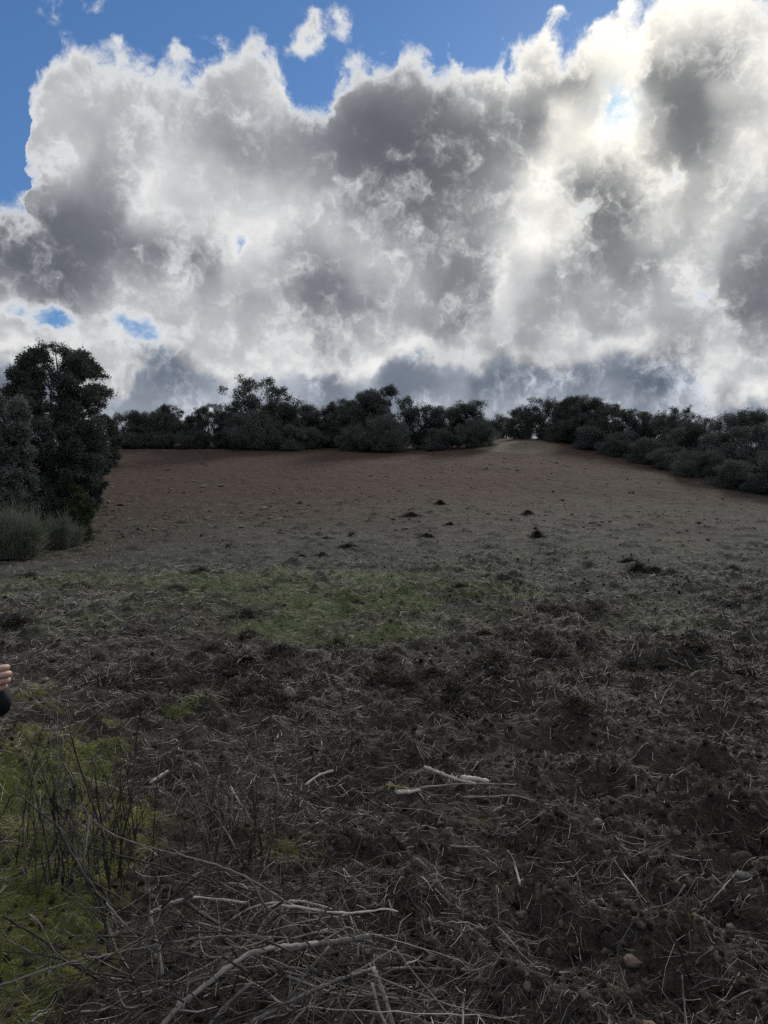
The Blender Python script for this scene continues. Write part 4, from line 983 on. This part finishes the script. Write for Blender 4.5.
hr = np.random.default_rng(17)
for k in range(34):
    px, py = hr.uniform(140, 370), hr.uniform(925, 1035); Y = hr.uniform(2.15, 2.7); p0 = np.array(at(px, py, Y)); zg_ = gz(p0[0], p0[1]); p0[2] = zg_ + hr.uniform(0.0, 0.10)
    L = hr.uniform(0.35, 0.9); a = hr.choice([0.25, 2.7, 3.5, -0.3, 0.9]) + hr.normal() * 0.35; hh = hr.uniform(0.03, 0.26)
    d = np.array([math.cos(a), math.sin(a) * 0.7, 0])
    kk = hr.uniform(0.25, 0.8); tp = p0 + d * L * kk + [0, 0, hh] + np.r_[hr.normal(size=2) * 0.03, 0]; en = p0 + d * L + np.r_[hr.normal(size=2) * 0.08 * L, hh * hr.uniform(-0.3, 0.9)]
    pts = [p0, p0 + (tp - p0) * 0.5 + hr.normal(size=3) * 0.008, tp - (tp - p0) * 0.06, tp, tp + (en - tp) * 0.08, tp + (en - tp) * 0.5 + hr.normal(size=3) * 0.010, en]
    pr, _ = stem_mesh([tuple(p - p0) for p in pts], hr.uniform(0.0015, 0.0038), hr.uniform(0.0008, 0.0015), int(hr.integers(2, 6)), 0.12)
    o = link('dead_cane', pr.mesh('dead_cane', True), [GR, DK, DK, PA, DK][k % 5], None, p0)
    tag(o, 'arching dead cane in the thick of the brush heap at the lower left', 'dead cane', 'arching canes of the brush heap')
# smaller dead twigs of the brush heap, each one its own stick
hr = np.random.default_rng(91)
for k in range(130):
    px = hr.uniform(90, 350); py = hr.uniform(905, 1030); Y = hr.uniform(2.2, 2.75); L = hr.uniform(0.15, 0.5)
    p0 = np.array(at(px, py, Y)); zg = gz(p0[0], p0[1]); p0[2] = max(p0[2], zg + 0.01); p0[2] = min(p0[2], zg + 0.34)
    a = hr.uniform(0, 6.28); el = hr.normal() * 0.45
    d = np.array([math.cos(a) * math.cos(el), math.sin(a) * math.cos(el) * 0.6, math.sin(el)])
    pts = [p0, p0 + d * L * 0.5 + hr.normal(size=3) * 0.03, p0 + d * L + hr.normal(size=3) * 0.04 - [0, 0, 0.05]]
    pr, _ = stem_mesh([tuple(p - p0) for p in pts], hr.uniform(0.0016, 0.0042), 0.001, int(hr.integers(1, 5)), 0.09)
    mat = [DK, DK, GR, DK, DK][k % 5]
    o = link('dead_twig', pr.mesh('dead_twig', True), mat, None, p0)
    tag(o, 'thin dead twig tangled in the brush heap at the lower left', 'twig', 'tangled twigs of the brush heap')
for k in range(46):
    px = hr.uniform(20, 320) if k % 2 else hr.uniform(175, 310); py = hr.uniform(800, 900); foot = hit(px, py)
    hgt = hr.uniform(0.12, 0.40) * (1.0 if 170 < px < 320 else 0.7); z = gz(foot.x, foot.y)
    p0 = np.array([foot.x, foot.y, z - 0.02]); lean = hr.normal(size=2) * 0.28 * hgt
    pts = [p0, p0 + [lean[0] * 0.3, lean[1] * 0.3, hgt * 0.5], p0 + [lean[0], lean[1], hgt]]
    pr, _ = stem_mesh([tuple(p - p0) for p in pts], hr.uniform(0.0015, 0.003), 0.0008, int(hr.integers(4, 10)), 0.10)
    o = link('dry_weed', pr.mesh('dry_weed', True), [DK, GR, DK][k % 3], None, p0)
    tag(o, 'thin branched dry weed standing between the heap and the sprouts', 'weed', 'dry weeds around the brush heap')
for k in range(90):
    px = hr.normal() * 34 + 88 if k < 34 or k > 63 else hr.normal() * 26 + 232; py = hr.uniform(845, 915) if k < 34 or k > 63 else hr.uniform(820, 880); foot = hit(px, py); z = gz(foot.x, foot.y)
    hgt = hr.uniform(0.22, 0.66) if k < 34 or k > 63 else hr.uniform(0.18, 0.46)
    p0 = np.array([foot.x, foot.y, z - 0.02]); lean = hr.normal(size=2) * 0.24 * hgt
    pts = [p0, p0 + [lean[0] * 0.25, lean[1] * 0.25, hgt * 0.4], p0 + [lean[0] * 0.7, lean[1] * 0.6, hgt * 0.78], p0 + [lean[0] * 1.25, lean[1], hgt]]
    pr, _ = stem_mesh([tuple(p - p0) for p in pts], hr.uniform(0.0020, 0.0042), 0.0009, int(hr.integers(5, 12)), 0.11)
    o = link('dead_stalk', pr.mesh('dead_stalk', True), [DK, DK, GR, DK][k % 4], None, p0)
    tag(o, 'thin dark dead stalk in the upright thicket behind the brush heap', 'dead stalk', 'upright thicket of dead stalks')
# broken stems strewn over the cut field
for k in range(110):
    px = hr.uniform(-20, 790); py = 640 + 384 * hr.uniform(0, 1) ** 0.9; c = hit(px, py); s = 0.7 + 0.06 * c.y
    L = hr.uniform(0.08, 0.32) * s; a = hr.normal() * 0.7 + (0 if k % 2 else math.pi); p0 = np.array([c.x, c.y, 0]); d = np.array([math.cos(a), math.sin(a), 0])
    pts = [p0, p0 + d * L * 0.5 + np.r_[hr.normal(size=2) * 0.02, 0], p0 + d * L]
    for p in pts: p[2] = gz(p[0], p[1]) + 0.015
    pts[int(hr.integers(0, 2)) * 2][2] += hr.uniform(0, 0.07); p0 = pts[0].copy()
    pr, _ = stem_mesh([tuple(p - p0) for p in pts], hr.uniform(0.002, 0.0045) * s, 0.0016 * s, int(hr.integers(0, 3)), 0.07)
    o = link('broken_stem', pr.mesh('broken_stem', True), [GR, PA, GR, DK][k % 4], None, p0)
    tag(o, 'broken dry stem lying in the straw of the cut field', 'stem', 'broken stems strewn over the field')

# ------------------------------------------------------------------ stones and dark clumps
def stone_mat(name, a, b_):
    m, q, b, _ = material(name); P = objco(q)
    n = q.noise(P, 9.0, 6, 0.65)
    q.put(b.inputs['Base Color'], q.ramp(n, [(0.3, a), (0.7, b_)])); b.inputs['Roughness'].default_value = 0.85; b.inputs['Specular IOR Level'].default_value = 0.2
    bump(q, b, q.noise(P, 30.0, 5, 0.7), 0.35, 0.03)
    return m
M_STONE = stone_mat('pale_stone', (0.13, 0.115, 0.10), (0.29, 0.26, 0.225))
M_PINK = stone_mat('pinkish_stone', (0.10, 0.070, 0.055), (0.25, 0.18, 0.15))
M_GREYST = stone_mat('grey_stone', (0.07, 0.065, 0.06), (0.16, 0.15, 0.14))
M_CLOD = stone_mat('earth_clod', (0.020, 0.014, 0.011), (0.062, 0.045, 0.035))
def stone_mesh(seed, mat, sub=True, rough=0.14):
    r_ = np.random.default_rng(seed); V, Q, T = lump(r_, 8, 11, rough)
    V = V * r_.uniform(0.75, 1.25, 3) * [1, 1, 0.75]
    V = V + np.stack([fbm(V[:, 0] + seed, V[:, 1] + V[:, 2], 1.3, 2, 5 + k) for k in range(3)], -1) * 0.35
    me = mesh_np('stone', V, Q, T, True); me.materials.append(mat); return me
def stone(name, px, py, wpx, mat, label, seed, cat='stone', sink=0.15):
    c = hit(px, py); s = wpx / F * c.y * 0.5
    o = link(name, stone_mesh(seed, mat), None, None, (c.x, c.y, gz(c.x, c.y) + s * (0.55 - sink))); o.scale = (s, s, s); o.rotation_euler = (0.2, 0.1, seed * 1.3)
    return tag(o, label, cat)
stone('stone', 632, 968, 14, M_PINK, 'pinkish stone on dark soil at the lower right', 1, sink=-0.6)
stone('stone', 744, 900, 16, M_GREYST, 'grey rounded stone near the right edge of the foreground', 2, sink=-0.5)
stone('earth_clod', 676, 894, 17, M_CLOD, 'brown clod in front of a dark hollow at lower right', 3, 'clod')
stone('earth_clod', 633, 990, 20, M_CLOD, 'brown clod just below the pinkish stone', 4, 'clod')
stone('stone', 652, 1022, 22, M_PINK, 'reddish stone cut by the bottom edge', 5)
stone('stone', 597, 826, 9, M_STONE, 'small pale stone between the pale stubs and the dark hollow', 6, sink=-0.3)
stone('stone', 730, 925, 9, M_STONE, 'tiny pale stone below the grey rounded one', 7, sink=-0.3)
stone('stone', 289, 703, 14, M_STONE, 'flat pale stone in the cut straw of the middle field', 8, sink=-0.4)
stone('stone', 95, 603, 7, M_STONE, 'pale stone on the grass below the left bushes', 9, sink=-0.4)
stone('stone', 181, 612, 6, M_STONE, 'pale stone on the green patch at left', 10, sink=-0.4)
stone('stone', 86, 647, 7, M_STONE, 'pale stone on dark mulch at the left', 11, sink=-0.4)
stone('stone', 26, 719, 7, M_STONE, 'pale stone on the moss near the person', 12, sink=-0.4)
stone('stone', 45, 684, 7, M_STONE, 'whitish stone right of the hand of the person', 13, sink=-0.4)
stone('stone', 427, 600, 6, M_STONE, 'white stone on the pale grass in the middle', 14, sink=-0.4)
stone('stone', 728, 581, 6, M_STONE, 'white stone below the dark tussocks at right', 15, sink=-0.4)
stone('stone', 492, 672, 6, M_STONE, 'white stone near the large dark clods in mid field', 16, sink=-0.4)
stone('stone', 180, 596, 5, M_STONE, 'lone whitish stone above the green patch at left', 19, sink=-0.4)
pool = [stone_mesh(40 + k, M_STONE) for k in range(6)]
sr = np.random.default_rng(12)
for k in range(150):
    px = sr.uniform(95, 700) if k > 60 else sr.uniform(95, 330); py = sr.uniform(456, 535); c = hit(px, py)
    s = sr.gamma(3.0, 0.013) + 0.025
    o = link('field_stone', pool[k % 6], None, None, (c.x, c.y, gz(c.x, c.y) + s * 0.3)); o.scale = (s, s, s * 0.8); o.rotation_euler = (0, 0, sr.uniform(0, 6.28))
    tag(o, 'small pale stone lying on the bare brown slope', 'stone', 'pale stones on the brown slope')

M_BROWNTUFT = fibre_mat('brown_tuft', [(0.0, (0.024, 0.019, 0.015)), (0.6, (0.070, 0.056, 0.044)), (1.0, (0.18, 0.15, 0.12))])
M_TUFT = fibre_mat('dark_tuft', [(0.0, (0.018, 0.015, 0.012)), (0.6, (0.058, 0.050, 0.040)), (1.0, (0.17, 0.15, 0.12))])
def tuft(px, py, wpx, hpx, label, seed, name='weed_clump', cat='weed', group=None, mat=None, upright=0.5, n=900, ball=True):
    """a mound of dead weed: short curled fibres over a lump of soil"""
    r_ = np.random.default_rng(seed); c = hit(px, py); kf = 0.78 if c.y > 14 else 1.0; w = wpx / F * c.y * 0.5 * kf; h = hpx / F * c.y * kf
    z = gz(c.x, c.y)
    root = empty(name, (c.x, c.y, z)); tag(root, label, cat, group)
    V, Q, T = lump(r_, 7, 12, 0.10); me = mesh_np('soil_heart', V * [w * 0.7, w * 0.55, h * 0.5], Q, T, True); 
    if ball: link('root_ball', me, M_CLOD, root)
    a = r_.uniform(0, 6.28, n); rr = np.abs(r_.normal(size=n)) * 0.62 * (1 + 0.35 * np.sin(2 * a + seed) + 0.25 * np.sin(3 * a + 2 * seed))
    B = np.c_[np.cos(a) * rr * w * 1.15, np.sin(a) * rr * w * 0.75, h * 0.5 * np.exp(-rr ** 2 * 1.5)]
    D = unit(np.c_[np.cos(a) * rr, np.sin(a) * rr, np.full(n, upright)] + r_.normal(size=(n, 3)) * 0.4)
    V, Q = ribbons(B, D, r_.uniform(0.25, 0.75, n) * max(h, w * 0.5), np.full(n, 0.0016 + 0.00065 * c.y), r_, 3, 0.9, 0.6)
    pr = Parts(); pr.add(V, Q, None, np.repeat(np.clip(r_.normal(size=n) * 0.25 + 0.4, 0, 1), 8)); link('foliage', pr.mesh('foliage'), mat or M_TUFT, root)
tuft(638, 574, 20, 15, 'largest black clump on the right of the grassy middle field', 1)
tuft(628, 564, 22, 7, 'low dark clump touching the back of the largest black one', 2)
tuft(655, 574, 20, 6, 'flat dark clump trailing right of the largest black one', 18)
tuft(515, 587, 36, 8, 'wide flat dark clump in the centre of the pale grass', 3)
tuft(537, 539, 14, 11, 'small bushy green-grey weed alone on the upper slope', 4, upright=1.2, n=700)
tuft(733, 575, 22, 10, 'brown tussock near the right edge of the grassy field', 5, mat=M_STRAW)
tuft(671, 577, 20, 9, 'brown tussock between the flat trailing clump and the right edge one', 6, mat=M_STRAW)
tuft(411, 518, 20, 7, 'dark clump on the brown slope above the pale grass', 7, mat=M_BROWNTUFT)
tuft(440, 505, 9, 6, 'tiny dark weed highest on the brown slope', 8, mat=M_BROWNTUFT)
tuft(427, 538, 14, 6, 'dark clump on the slope below the highest tiny weed', 9, mat=M_BROWNTUFT)
tuft(348, 549, 24, 6, 'low dark clump where brown slope meets grass', 10, mat=M_BROWNTUFT)
tuft(528, 516, 12, 6, 'dark weed above the bushy green-grey one', 11, mat=M_BROWNTUFT)
tuft(356, 605, 26, 6, 'flat dark clump at the far edge of the green patch', 12, mat=M_BROWNTUFT)
tuft(484, 637, 30, 9, 'dark mulch clump in the middle of the grass', 13)
tuft(632, 668, 36, 11, 'dark mulch mound on the right of the mid field', 14)
tuft(747, 633, 20, 8, 'dark clump at the far right of the grassy field', 15)
tuft(338, 664, 20, 15, 'ragged dark weed with upright spikes in mid field', 16, upright=1.3, n=170, ball=False)
tuft(432, 680, 30, 10, 'dark mulch mound straight ahead in mid field', 17)
tuft(494, 695, 40, 16, 'big dark mulch mound right of the pale flat stone', 20)
tuft(404, 700, 36, 18, 'big dark mulch mound just left of its twin', 21)
tuft(575, 727, 40, 14, 'smooth dark mound in front of the big mulch mounds', 22)
tuft(212, 655, 40, 10, 'wide dark mulch heap on the left of the mid field', 23)
tuft(280, 668, 44, 10, 'wide dark mulch heap next to the ragged dark weed', 24)
tuft(15, 632, 30, 14, 'dark heap at the left edge above the hand', 25)
tuft(190, 686, 60, 9, 'long dark mulch windrow on the left', 26)
tuft(387, 640, 26, 24, 'thin upright dry grass bunch in the middle of the green patch', 27, mat=M_GRASS, upright=1.6, n=130, ball=False, name='grass_bunch', cat='grass')

# smaller clumps: a few kinds, copied over the field
def clump_kind(w, h, n, seed, mat, upright, fib):
    r_ = np.random.default_rng(seed); V, Q, T = lump(r_, 7, 12, 0.16)
    ball = mesh_np('root_ball', V * [w * 0.62, w * 0.5, h * 0.40], Q, T, True); ball.materials.append(M_CLOD)
    n = n * 2; a = r_.uniform(0, 6.28, n); rr = np.abs(r_.normal(size=n)) * 0.6 * (1 + 0.35 * np.sin(2 * a + seed) + 0.25 * np.sin(3 * a + 2 * seed))
    B = np.c_[np.cos(a) * rr * w, np.sin(a) * rr * w * 0.75, h * 0.45 * np.exp(-rr ** 2 * 1.5)]
    D = unit(np.c_[np.cos(a) * rr, np.sin(a) * rr, np.full(n, upright)] + r_.normal(size=(n, 3)) * 0.5)
    V, Q = ribbons(B, D, r_.uniform(0.25, 0.9, n) * max(h, w * 0.5), np.full(n, fib), r_, 3, 0.9, 0.7)
    fm = mesh_np('foliage', V, Q); attr(fm, 'tone', np.repeat(np.clip(r_.normal(size=n) * 0.28 + 0.5, 0, 1), 8)); fm.materials.append(mat)
    return ball, fm
def spread(kinds, places, name, label, cat, group, seed):
    r_ = np.random.default_rng(seed); protos = []
    for k, (x, y) in enumerate(places):
        if k < len(kinds):
            root = empty(name, (x, y, 0)); kids = [link('root_ball', kinds[k][0], None, root), link('foliage', kinds[k][1], None, root)]; protos.append((root, kids))
        else:
            src, kids = protos[k % len(kinds)]; root = src.copy(); COL.objects.link(root)
            for ch in kids:
                c = ch.copy(); COL.objects.link(c); c.parent = root
        s = r_.uniform(0.45, 1.2); root.location = (x, y, gz(x, y) - 0.01); root.rotation_euler = (0, 0, r_.uniform(0, 6.28)); root.scale = (s, s, s * r_.uniform(0.7, 1.2))
        tag(root, label, cat, group)
r_ = np.random.default_rng(404)
pl = []
while len(pl) < 28:
    px, py = r_.uniform(100, 760), r_.uniform(458, 560); c = hit(px, py)
    if px > 560 and py < 452 + (px - 520) * 0.22: continue
    pl.append((c.x, c.y))
spread([clump_kind(0.16, 0.13, 160, 1, M_BROWNTUFT, 0.9, 0.02), clump_kind(0.20, 0.09, 160, 2, M_BROWNTUFT, 0.5, 0.02), clump_kind(0.14, 0.12, 120, 3, M_STRAW, 1.0, 0.02)], pl,
       'weed_clump', 'small dark weed dotting the brown slope', 'weed', 'small weeds on the brown slope', 5)
pl = []
while len(pl) < 120:
    px, py = r_.uniform(0, 768), 575 + 135 * r_.uniform(0, 1) ** 0.8; c = hit(px, py)
    if zone_np(c.x, c.y, GREEN) > 0.7 and r_.uniform() < 0.8: continue
    pl.append((c.x, c.y))
spread([clump_kind(0.22, 0.10, 260, 11, M_TUFT, 0.4, 0.008), clump_kind(0.30, 0.12, 320, 12, M_TUFT, 0.3, 0.008), clump_kind(0.17, 0.10, 200, 13, M_STRAW, 0.6, 0.007), clump_kind(0.26, 0.08, 260, 14, M_TUFT, 0.5, 0.008)], pl,
       'mulch_clump', 'dark torn clump of earth and straw in the middle field', 'clump', 'torn clumps of the middle field', 6)

# ------------------------------------------------------------------ the person at the left edge: only the clasping fingers and an elbow reach into view
def skin(name, verts, edges, rad, levels=2):
    me = bpy.data.meshes.new(name); me.from_pydata([tuple(v) for v in verts], edges, []); me.update()
    ob = bpy.data.objects.new(name, me); COL.objects.link(ob)
    ob.modifiers.new('skin', 'SKIN')
    if not me.skin_vertices: me.attributes.new('skin', 'FLOAT', 'POINT')
    sv = me.skin_vertices[0].data
    for s, r in zip(sv, rad): s.radius = (r, r) if not isinstance(r, tuple) else r
    sv[0].use_root = True
    sb = ob.modifiers.new('sub', 'SUBSURF'); sb.levels = levels; sb.render_levels = levels
    dg = bpy.context.evaluated_depsgraph_get()
    res = bpy.data.meshes.new_from_object(ob.evaluated_get(dg)); bpy.data.objects.remove(ob); 
    for p in res.polygons: p.use_smooth = True
    return res
def plain(name, col, rough=0.7, sss=0.0, nscale=60.0, bstr=0.15):
    m, q, b, _ = material(name); P = objco(q)
    n = q.noise(P, nscale, 4, 0.6)
    q.put(b.inputs['Base Color'], q.mix(n, tuple(c * 0.75 for c in col), tuple(min(c * 1.25, 1) for c in col))); b.inputs['Roughness'].default_value = rough
    b.inputs['Specular IOR Level'].default_value = 0.3
    if sss: b.inputs['Subsurface Weight'].default_value = sss; b.inputs['Subsurface Radius'].default_value = (0.02, 0.008, 0.005); b.inputs['Subsurface Scale'].default_value = 0.3
    bump(q, b, n, bstr, 0.003); return m
M_SKIN = plain('skin', (0.50, 0.31, 0.25), 0.5, 0.1, 40, 0.04)
M_JACKET = plain('navy_jacket', (0.010, 0.011, 0.018), 0.75, 0, 25, 0.5)
M_TROUSER = plain('dark_trousers', (0.030, 0.032, 0.040), 0.8, 0, 90, 0.4)
M_HAIR = plain('dark_hair', (0.020, 0.014, 0.010), 0.5, 0, 150, 0.6)
M_SHOE = plain('walking_shoe', (0.05, 0.04, 0.032), 0.6)
cx0, cy0 = -1.61, 2.50
zg = gz(cx0, cy0)
root = empty('person', (cx0, cy0, zg)); tag(root, 'person in dark jacket with folded arms, only clasping fingers and elbow in view', 'person')
def L_(p): return (p[0] - cx0, p[1] - cy0, p[2] - zg)
Z0 = zg
# joints (his left side is +x, he faces the photographer)
ELB = (-1.236, 2.425, 0.985); SHL = (cx0 + 0.125, cy0 + 0.01, 1.27); SHR = (cx0 - 0.17, cy0 - 0.03, 1.29); ELR = (-1.60, 2.27, 1.06)
WRL = (-1.45, 2.34, 1.085); WRR = (-1.335, 2.285, 1.088)
# the body: one continuous surface from head to feet
bv = [(cx0, cy0, 0.860), (cx0, cy0, 1.018), (cx0, cy0, 1.184), (cx0, cy0, 1.313), (cx0, cy0 - 0.01, 1.388), (cx0, cy0 - 0.02, 1.462), (cx0, cy0 - 0.015, 1.536),
      SHL, tuple((np.array(SHL) + ELB) / 2), ELB, tuple((np.array(ELB) + WRL) / 2), WRL,
      SHR, tuple((np.array(SHR) + ELR) / 2), ELR, tuple((np.array(ELR) + WRR) / 2), WRR,
      (cx0 + 0.09, cy0, 0.795), (cx0 + 0.10, cy0 - 0.01, 0.463), (cx0 + 0.11, cy0 + 0.02, 0.093), (cx0 + 0.12, cy0 - 0.12, 0.046),
      (cx0 - 0.09, cy0, 0.795), (cx0 - 0.10, cy0 - 0.01, 0.463), (cx0 - 0.11, cy0 + 0.02, 0.093), (cx0 - 0.12, cy0 - 0.12, 0.046)]
be = [(0, 1), (1, 2), (2, 3), (3, 4), (4, 5), (5, 6), (3, 7), (7, 8), (8, 9), (9, 10), (10, 11), (3, 12), (12, 13), (13, 14), (14, 15), (15, 16), (0, 17), (17, 18), (18, 19), (19, 20), (0, 21), (21, 22), (22, 23), (23, 24)]
br = [(0.13, 0.10), (0.13, 0.095), (0.145, 0.10), (0.065, 0.055), 0.050, (0.078, 0.092), (0.072, 0.09), 0.06, 0.048, 0.04, 0.038, 0.030, 0.06, 0.048, 0.04, 0.038, 0.030, 0.088, 0.060, 0.042, 0.036, 0.088, 0.060, 0.042, 0.036]
def bz(v): return (v[0], v[1], v[2] + zg * 0)
body = skin('body', [L_(bz(v)) for v in bv], be, br)
link('body', body, M_SKIN, root)
jv = [0, 1, 2, 3, 7, 8, 9, 10, 11, 12, 13, 14, 15, 16]
jm = {o: i for i, o in enumerate(jv)}
jr = {0: (0.19, 0.15), 1: (0.185, 0.14), 2: (0.195, 0.145), 3: (0.10, 0.10), 7: 0.085, 8: 0.064, 9: 0.062, 10: 0.056, 11: 0.043, 12: 0.085, 13: 0.064, 14: 0.056, 15: 0.052, 16: 0.043}
jl = [(cx0, cy0, 0.66), (cx0, cy0, 0.93), bv[2], bv[3], (cx0, cy0 - 0.005, 1.385)] + [bv[o] for o in range(7, 17)]
je = [(0, 1), (1, 2), (2, 3), (3, 4), (3, 5), (5, 6), (6, 7), (7, 8), (8, 9), (3, 10), (10, 11), (11, 12), (12, 13), (13, 14)]
jrad = [(0.195, 0.155), (0.178, 0.14), (0.180, 0.135), (0.09, 0.085), (0.060, 0.062)] + [jr[o] for o in range(7, 17)]
link('jacket', skin('jacket', [L_(v) for v in jl], je, jrad), M_JACKET, root)
tl = [(cx0, cy0, 0.95), (cx0 + 0.092, cy0, 0.62), (cx0 + 0.10, cy0 - 0.005, 0.36), (cx0 + 0.11, cy0 + 0.02, 0.03), (cx0 - 0.092, cy0, 0.62), (cx0 - 0.10, cy0 - 0.005, 0.36), (cx0 - 0.11, cy0 + 0.02, 0.03)]
link('trousers', skin('trousers', [L_(v) for v in tl], [(0, 1), (1, 2), (2, 3), (0, 4), (4, 5), (5, 6)], [(0.16, 0.13), 0.105, 0.078, 0.068, 0.105, 0.078, 0.068]), M_TROUSER, root)
for sx in (1, -1):
    link('shoe', skin('shoe', [L_((cx0 + sx * 0.11, cy0 + 0.05, 0.055)), L_((cx0 + sx * 0.115, cy0 - 0.05, 0.055)), L_((cx0 + sx * 0.125, cy0 - 0.16, 0.040))], [(0, 1), (1, 2)], [0.055, 0.055, 0.045]), M_SHOE, root)
hv = [(cx0, cy0 + 0.03, 1.4800), (cx0, cy0 + 0.02, 1.5633), (cx0, cy0 - 0.03, 1.5956)]
link('hair', skin('hair', [L_(v) for v in hv], [(0, 1), (1, 2)], [(0.088, 0.085), (0.092, 0.10), (0.070, 0.075)]), M_HAIR, root)
hx, hy = cx0, cy0 - 0.105
link('nose', skin('nose', [L_((hx, hy - 0.002, 1.5031)), L_((hx, hy - 0.022, 1.4754))], [(0, 1)], [0.010, 0.015]), M_SKIN, root)
link('mouth', skin('mouth', [L_((hx - 0.022, hy + 0.002, 1.4412)), L_((hx, hy - 0.006, 1.4393)), L_((hx + 0.022, hy + 0.002, 1.4412))], [(0, 1), (1, 2)], [0.004, 0.007, 0.004]), plain('lips', (0.36, 0.17, 0.15), 0.5), root)
for sx in (1, -1):
    link('eye', skin('eye', [L_((hx + sx * 0.031 - 0.008, hy + 0.008, 1.5004)), L_((hx + sx * 0.031 + 0.008, hy + 0.008, 1.5004))], [(0, 1)], [0.009, 0.009]), plain('eye_dark', (0.05, 0.035, 0.03), 0.2), root)
    link('ear', skin('ear', [L_((hx + sx * 0.082, cy0 - 0.01, 1.5170)), L_((hx + sx * 0.086, cy0 - 0.005, 1.4708))], [(0, 1)], [0.014, 0.010]), M_SKIN, root)
# right hand closed round the left upper arm just above the elbow: palm, four stacked fingers bent at their knuckles, thumb in front
def hand_parts():
    zc = 1.095
    palm = [(-1.335, 2.285, 1.088), (-1.300, 2.296, 1.093), (-1.262, 2.312, 1.095)]
    link('hand', skin('hand', [L_(p) for p in palm], [(0, 1), (1, 2)], [(0.026, 0.030), (0.022, 0.040), (0.018, 0.043)]), M_SKIN, root)
    for k, (dz, ln) in enumerate(((0.031, 0.95), (0.0105, 1.06), (-0.010, 1.0), (-0.030, 0.82))):
        z = zc + dz; x0 = -1.274
        pts = [(x0 - 0.02, 2.310, z), (x0 + 0.012, 2.318, z + 0.001), (x0 + 0.012 + 0.036 * ln, 2.336, z - 0.001), (x0 + 0.012 + 0.056 * ln, 2.366, z - 0.002), (x0 + 0.012 + 0.060 * ln, 2.392, z - 0.003)]
        link('finger', skin('finger', [L_(p) for p in pts], [(0, 1), (1, 2), (2, 3), (3, 4)], [0.0125, 0.0150, 0.0140, 0.0130, 0.0105]), M_SKIN, root)
    th = [(-1.320, 2.280, 1.112), (-1.300, 2.272, 1.140), (-1.276, 2.280, 1.160), (-1.258, 2.292, 1.170)]
    link('thumb', skin('thumb', [L_(p) for p in th], [(0, 1), (1, 2), (2, 3)], [0.013, 0.012, 0.011, 0.008]), M_SKIN, root)
    # left hand tucked under the right arm
    p2 = [(WRL[0], WRL[1], WRL[2]), (WRL[0] - 0.05, WRL[1] + 0.012, WRL[2] + 0.004), (WRL[0] - 0.09, WRL[1] + 0.03, WRL[2] + 0.006)]
    link('hand', skin('hand', [L_(p) for p in p2], [(0, 1), (1, 2)], [(0.026, 0.030), (0.022, 0.040), (0.018, 0.040)]), M_SKIN, root)
    for dz, ln in ((0.031, 0.95), (0.0105, 1.06), (-0.010, 1.0), (-0.030, 0.82)):
        b0 = np.array(p2[2]) + [0, 0, dz]
        pts = [b0, b0 + np.array([-0.035 * ln, 0.012, 0]), b0 + np.array([-0.058 * ln, 0.030, 0]), b0 + np.array([-0.068 * ln, 0.055, 0])]
        link('finger', skin('finger', [L_(tuple(p)) for p in pts], [(0, 1), (1, 2), (2, 3)], [0.0105, 0.0098, 0.009, 0.007]), M_SKIN, root)
    t0 = np.array(p2[1]) + [0.02, -0.012, 0.02]
    link('thumb', skin('thumb', [L_(tuple(t0)), L_(tuple(t0 + [-0.025, -0.012, 0.026])), L_(tuple(t0 + [-0.055, -0.008, 0.04]))], [(0, 1), (1, 2)], [0.013, 0.0115, 0.008]), M_SKIN, root)
hand_parts()
